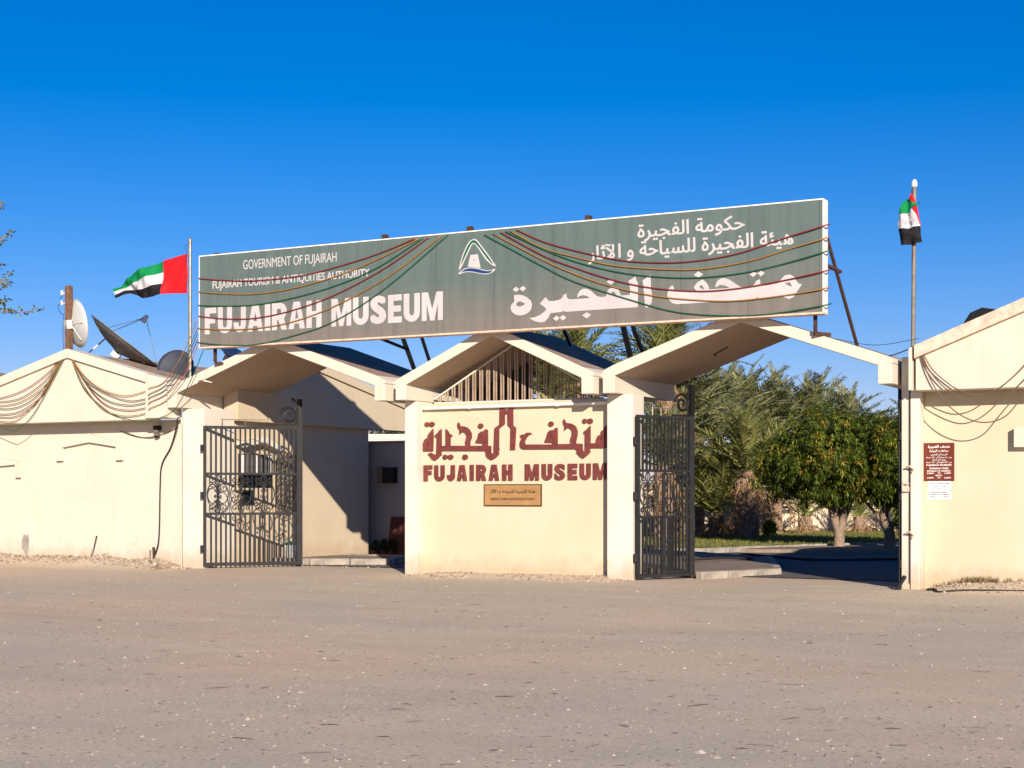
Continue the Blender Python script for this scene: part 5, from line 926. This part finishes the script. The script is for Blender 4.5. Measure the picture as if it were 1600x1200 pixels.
mango('rounded mango tree with forked pale trunk and yellowing leaves in the right opening', 1.2, 17.0, [(-.1, 0, 2.72, 1.7, 1.30), (-1.25, .1, 2.35, 1.2, .95), (.9, .2, 2.7, 1.3, 1.2), (0, -.5, 2.3, 1.5, 1.0)], 3, 6200,
      [([(0, 0, 0), (.02, 0, .45), (-.12, 0, .9), (-.32, 0, 1.6), (-.6, 0, 2.3)], (.17, .07)), ([(.02, 0, .35), (.12, 0, .8), (.33, .05, 1.4), (.6, 0, 2.2)], (.14, .06)), ([(-.05, .1, .5), (.02, .2, 1.2), (.0, .3, 2.4)], (.12, .06))])
mango('second mango tree with twisting trunk half hidden by the right pier', 2.75, 16.6, [(.6, 0, 2.5, 1.5, 1.35), (1.7, .3, 2.6, 1.5, 1.35), (0, -.3, 2.2, 1.0, .95)], 5, 4800,
      [([(0, 0, 0), (0, 0, .5), (-.15, 0, 1.0), (.1, 0, 1.5), (.2, 0, 2.2)], (.17, .08)), ([(0, 0, .55), (.25, 0, .95), (.7, 0, 1.05), (1.1, 0, 1.5)], (.09, .04)), ([(-.05, 0, .6), (-.4, 0, 1.05), (-.7, 0, 1.4)], (.06, .03))])
shr = leafy_crown('crown', [(-4.0+1.05, 23.2, .45, .18, .25)], 60, .22, .07, [(.20, .22, .01), (.25, .25, .01), (.2, .2, .02)], 6, 2, .1, .1)
tag(put('croton_shrub', shr, None), 'small bright yellow green shrub at the foot of the stout date palm', 'shrub')
shr = leafy_crown('crown', [(3.25, 16.3, .95, .28, .5)], 110, .26, .07, [(.12, .16, .012), (.16, .18, .015), (.2, .2, .02)], 6, 8, .3, .1)
tag(put('young_shoots', shr, None), 'bright green shoots growing beside the second mango trunk', 'shrub')
for k_ in range(3): put('foliage', leafy_crown('foliage', [(-7.45+.25*k_, 6.6, .28, .14, .16)], 26, .12, .04, [(.03, .05, .015)]*3, 6, 30+k_, .3, .2), None, bik)
# climbing plants over the far block wall
shr = leafy_crown('crown', [(-20+i*.9, 25.0+i*.46-.4, 4.05, .6, .28) for i in range(7)], 500, .20, .07, [(.09, .10, .03), (.14, .14, .04), (.2, .16, .05)], 6, 4, .3, .2)
tag(put('wall_creeper', shr, None), 'olive creeper spilling over the top of the sunlit block wall', 'creeper')
# thorn tree at the left edge: mostly outside the frame
tt = thing('thorn_tree', 'sparse small leaved tree whose twigs reach in at the left edge', 'tree', (-17, -2.9, 0))
def cpt(X, Z, z): p = CAM+CR*X+CF*Z; return Vector((p.x, p.y, z))
tx_, tz_ = -13.4, 33.5
mb = MB(); base = cpt(tx_, tz_, 0); mb.tube(spline([cpt(tx_, tz_, -.05), cpt(tx_+.1, tz_, 1.2), cpt(tx_-.1, tz_, 2.4), cpt(tx_+.1, tz_, 3.6), cpt(tx_+.3, tz_, 6.6)], 5), [.16*(1-i/26) for i in range(21)], 8)
tt.location = (base.x, base.y, 0)
rnd = random.Random(12); tw = []
def pxz(px, py_, Z): return cpt((px-800)/2446*Z, Z, 1.6+(770-py_)*Z/2446)
for tgt, z0_, zz in [([(-160, 430), (-60, 470), (0, 483), (12, 486), (35, 487), (66, 484)], 5.2, 33.5), ([(-160, 420), (-60, 400), (-10, 385), (2, 373), (19, 364)], 5.3, 33.9), ([(-160, 450), (-50, 452), (-5, 447), (16, 424)], 5.2, 33.1), ([(-150, 440), (-40, 448), (-4, 441), (12, 445)], 5.2, 32.7), ([(-160, 400), (-50, 350), (-10, 328), (3, 322)], 5.5, 33.7), ([(-150, 470), (-50, 474), (0, 471), (11, 467)], 5.1, 33.3), ([(-150, 420), (-60, 420), (-12, 422), (1, 410)], 5.2, 32.9), ([(-160, 380), (-90, 300), (-60, 240)], 5.8, 33.9), ([(-160, 420), (-260, 330), (-330, 260)], 5.6, 34.3), ([(-160, 400), (-120, 300), (-180, 210)], 5.8, 33.1), ([(-160, 420), (-240, 400), (-350, 380)], 5.6, 33.5)]:
    q = spline([pxz(a, b, zz) for a, b in tgt], 8); q = [cpt(tx_+.02, tz_, z0_)]+q; mb.tube(q, [.030*(1-i/len(q))+.003 for i in range(len(q))], 5); tw.append(q)
mb.put('trunk', M['bark'], tt)
V = []; Fc = []; C = []
for q in tw:
    for i in range(3, len(q)-1):
        for _ in range(3):
            p = q[i].lerp(q[i+1], rnd.random()); d = Vector((rnd.gauss(0, 1), rnd.gauss(0, 1), rnd.gauss(0, .8))).normalized(); l = rnd.uniform(.05, .11); p = p+d*rnd.uniform(0, .07); s = d.orthogonal().normalized()*l*.28
            b = len(V); V += [tuple(p), tuple(p+d*l*.5+s), tuple(p+d*l), tuple(p+d*l*.5-s)]; Fc.append((b, b+1, b+2, b+3)); C.append(mul((.10, .12, .05), rnd.uniform(.5, 1.4)))
put('leaves', tinted('leaves', V, Fc, C, M['leaf']), None, tt)
c_ = pxz(-215, 420, 33.5); c2_ = pxz(-270, 330, 33.2); c3_ = pxz(-190, 300, 33.8)
put('crown', leafy_crown('crown', [(c_.x, c_.y, c_.z, 1.1, .8), (c2_.x, c2_.y, c2_.z, 1.0, .7), (c3_.x, c3_.y, c3_.z, .9, .7)], 1500, .09, .035, [(.10, .12, .05), (.13, .14, .06), (.16, .15, .07)], 6, 21, .2, .25), None, tt)

# ------------------------------------------------------------------ ground litter
def pebbles(name, samples, seed, cols, flat=.6):
    rnd = random.Random(seed); V = []; Fc = []; C = []
    oc = [Vector(v) for v in ((1,0,0),(0,1,0),(-1,0,0),(0,-1,0),(0,0,1),(.7,.7,.35),(-.7,.6,.3),(-.6,-.7,.35),(.7,-.6,.3))]
    fc = [(0,5,8),(5,0,1),(1,6,5),(6,1,2),(2,7,6),(7,2,3),(3,8,7),(8,3,0),(4,5,6),(4,6,7),(4,7,8),(4,8,5)]
    for x, y, s in samples:
        a = rnd.uniform(0, 6.3); ca, sa = math.cos(a), math.sin(a); el = rnd.uniform(.55, 1.3); b = len(V); z = gz(x, y) if y < 1.2 else .0
        fl_ = flat*rnd.uniform(.6, 1.2)
        for v in oc:
            q = v*rnd.uniform(.82, 1.12); X, Y = q.x*el*s, q.y*s; V.append((x+X*ca-Y*sa, y+X*sa+Y*ca, z+q.z*s*fl_-s*.08))
        Fc += [(b+i, b+j, b+k2) for i, j, k2 in fc]; c = mul(cols[rnd.randrange(len(cols))], rnd.uniform(.75, 1.2)); C += [c]*len(fc)
    return tinted(name, V, Fc, C, M['stone'])
STC = [mul(c_, .84) for c_ in [(.46, .38, .31), (.50, .42, .35), (.38, .31, .26), (.30, .25, .21), (.60, .53, .46), (.16, .13, .12), (.42, .33, .27), (.24, .19, .17), (.40, .34, .29), (.34, .28, .24)]]
rnd = random.Random(4); sm = []
for _ in range(12000):
    Z = 8.3*(30/8.3)**(rnd.random()**1.15); X = rnd.uniform(-.42, .42)*Z; p = CAM+CR*X+CF*Z
    if p.y > -.9: continue
    if noise.noise(Vector((p.x*.4, p.y*.4, 2))) < -.25 and rnd.random() < .7: continue
    s = .004+.013*rnd.random()**3.5; sm.append((p.x, p.y, s*(1+.02*Z)))
for _ in range(60):
    Z = rnd.uniform(9, 24); X = rnd.uniform(-.40, .40)*Z; p = CAM+CR*X+CF*Z; sm.append((p.x, p.y, rnd.uniform(.018, .038)))
tag(put('loose_pebbles', pebbles('loose_pebbles', sm, 1, STC), None), 'pebbles scattered over the sandy forecourt', 'pebbles', kind='stuff')
sm = []
for x0, x1, y0, n in ((-14.8, -7.7, .25, 4200), (-2.4, 2.5, .2, 900), (7.8, 12, .25, 1300)):
    for _ in range(n):
        x = rnd.uniform(x0, x1); y = y0-.03-abs(rnd.gauss(0, .45)); s = .010+.030*rnd.random()**3; sm.append((x, y-.0, s))
for _ in range(500): sm.append((rnd.uniform(-7.2, -4.3), rnd.uniform(1.7, 2.4)+.3*rnd.random(), .008+.02*rnd.random()**2))
for _ in range(160): sm.append((rnd.gauss(-8.35, .35), -.2-abs(rnd.gauss(0, .3)), .02+.045*rnd.random()**2))
tag(put('wall_foot_rubble', pebbles('wall_foot_rubble', sm, 2, [(.34, .25, .18), (.28, .20, .14), (.40, .31, .23), (.20, .14, .10), (.50, .41, .32)], .8), None), 'rubble and grit banked against the foot of the walls', 'rubble', kind='stuff')
V = []; Fc = []; C = []
for _ in range(230):
    Z = rnd.uniform(8.5, 24); X = rnd.uniform(-.40, .40)*Z; p = CAM+CR*X+CF*Z
    if p.y > -1: continue
    a = rnd.gauss(R(YAW), .5); l = rnd.uniform(.02, .11)*rnd.random()+.015; w = rnd.uniform(.003, .007); z = gz(p.x, p.y)+.004; d = Vector((math.cos(a)*l, math.sin(a)*l, 0)); s = Vector((-math.sin(a)*w, math.cos(a)*w, 0)); q = Vector((p.x, p.y, z)); b = len(V)
    V += [tuple(q-d-s), tuple(q+d-s), tuple(q+d+s), tuple(q-d+s), tuple(q+Vector((0, 0, .006)))]; Fc += [(b, b+1, b+4), (b+1, b+2, b+4), (b+2, b+3, b+4), (b+3, b, b+4)]; C += [mul((.13, .10, .08), rnd.uniform(.6, 1.8))]*4
tag(put('twig_litter', tinted('twig_litter', V, Fc, C, M['stone']), None), 'thin dark twigs and chips lying on the forecourt', 'twigs', kind='stuff')
# grass tufts: lawn and weeds
V = []; Fc = []; C = []
def tuft(x, y, z, h, n, col):
    for _ in range(n):
        a = rnd.uniform(0, 6.3); d = Vector((math.cos(a), math.sin(a), 0)); w = Vector((-d.y, d.x, 0))*.007*(1+h*3); q = Vector((x, y, z))+d*rnd.uniform(0, .05); b = len(V); hh = h*rnd.uniform(.5, 1.2)
        V.extend([tuple(q-w), tuple(q+w), tuple(q+d*hh*.5+Vector((0, 0, hh)))]); Fc.append((b, b+1, b+2)); C.append(mul(col, rnd.uniform(.6, 1.4)))
cnt_ = 0
while cnt_ < 9000:
    x = rnd.uniform(-9, 5.5); y = rnd.uniform(13, 33)
    if x > -1.2+(y-12.6)*.40: continue
    tuft(x, y, .12, .05+.05*rnd.random(), 5, (.21, .19, .05) if rnd.random() < .6 else (.12, .15, .03)); cnt_ += 1
tag(put('lawn_grass', tinted('lawn_grass', V, Fc, C, M['blade']), None), 'short dry grass covering the lawn behind the right gate', 'grass', kind='stuff')
V = []; Fc = []; C = []
for _ in range(70):
    x = rnd.choice([rnd.uniform(7.8, 11), rnd.uniform(-14, -8.5)]); y = .2-abs(rnd.gauss(0, .12)); tuft(x, y, gz(x, y), .07, 7, (.26, .20, .10))
for _ in range(50):
    x = rnd.gauss(8.6, .18); y = .2-abs(rnd.gauss(0, .08)); tuft(x, y, gz(x, y), .10, 8, (.30, .22, .12))
tag(put('dry_weeds', tinted('dry_weeds', V, Fc, C, M['blade']), None), 'dry straw coloured weeds at the foot of the walls', 'weeds', kind='stuff')
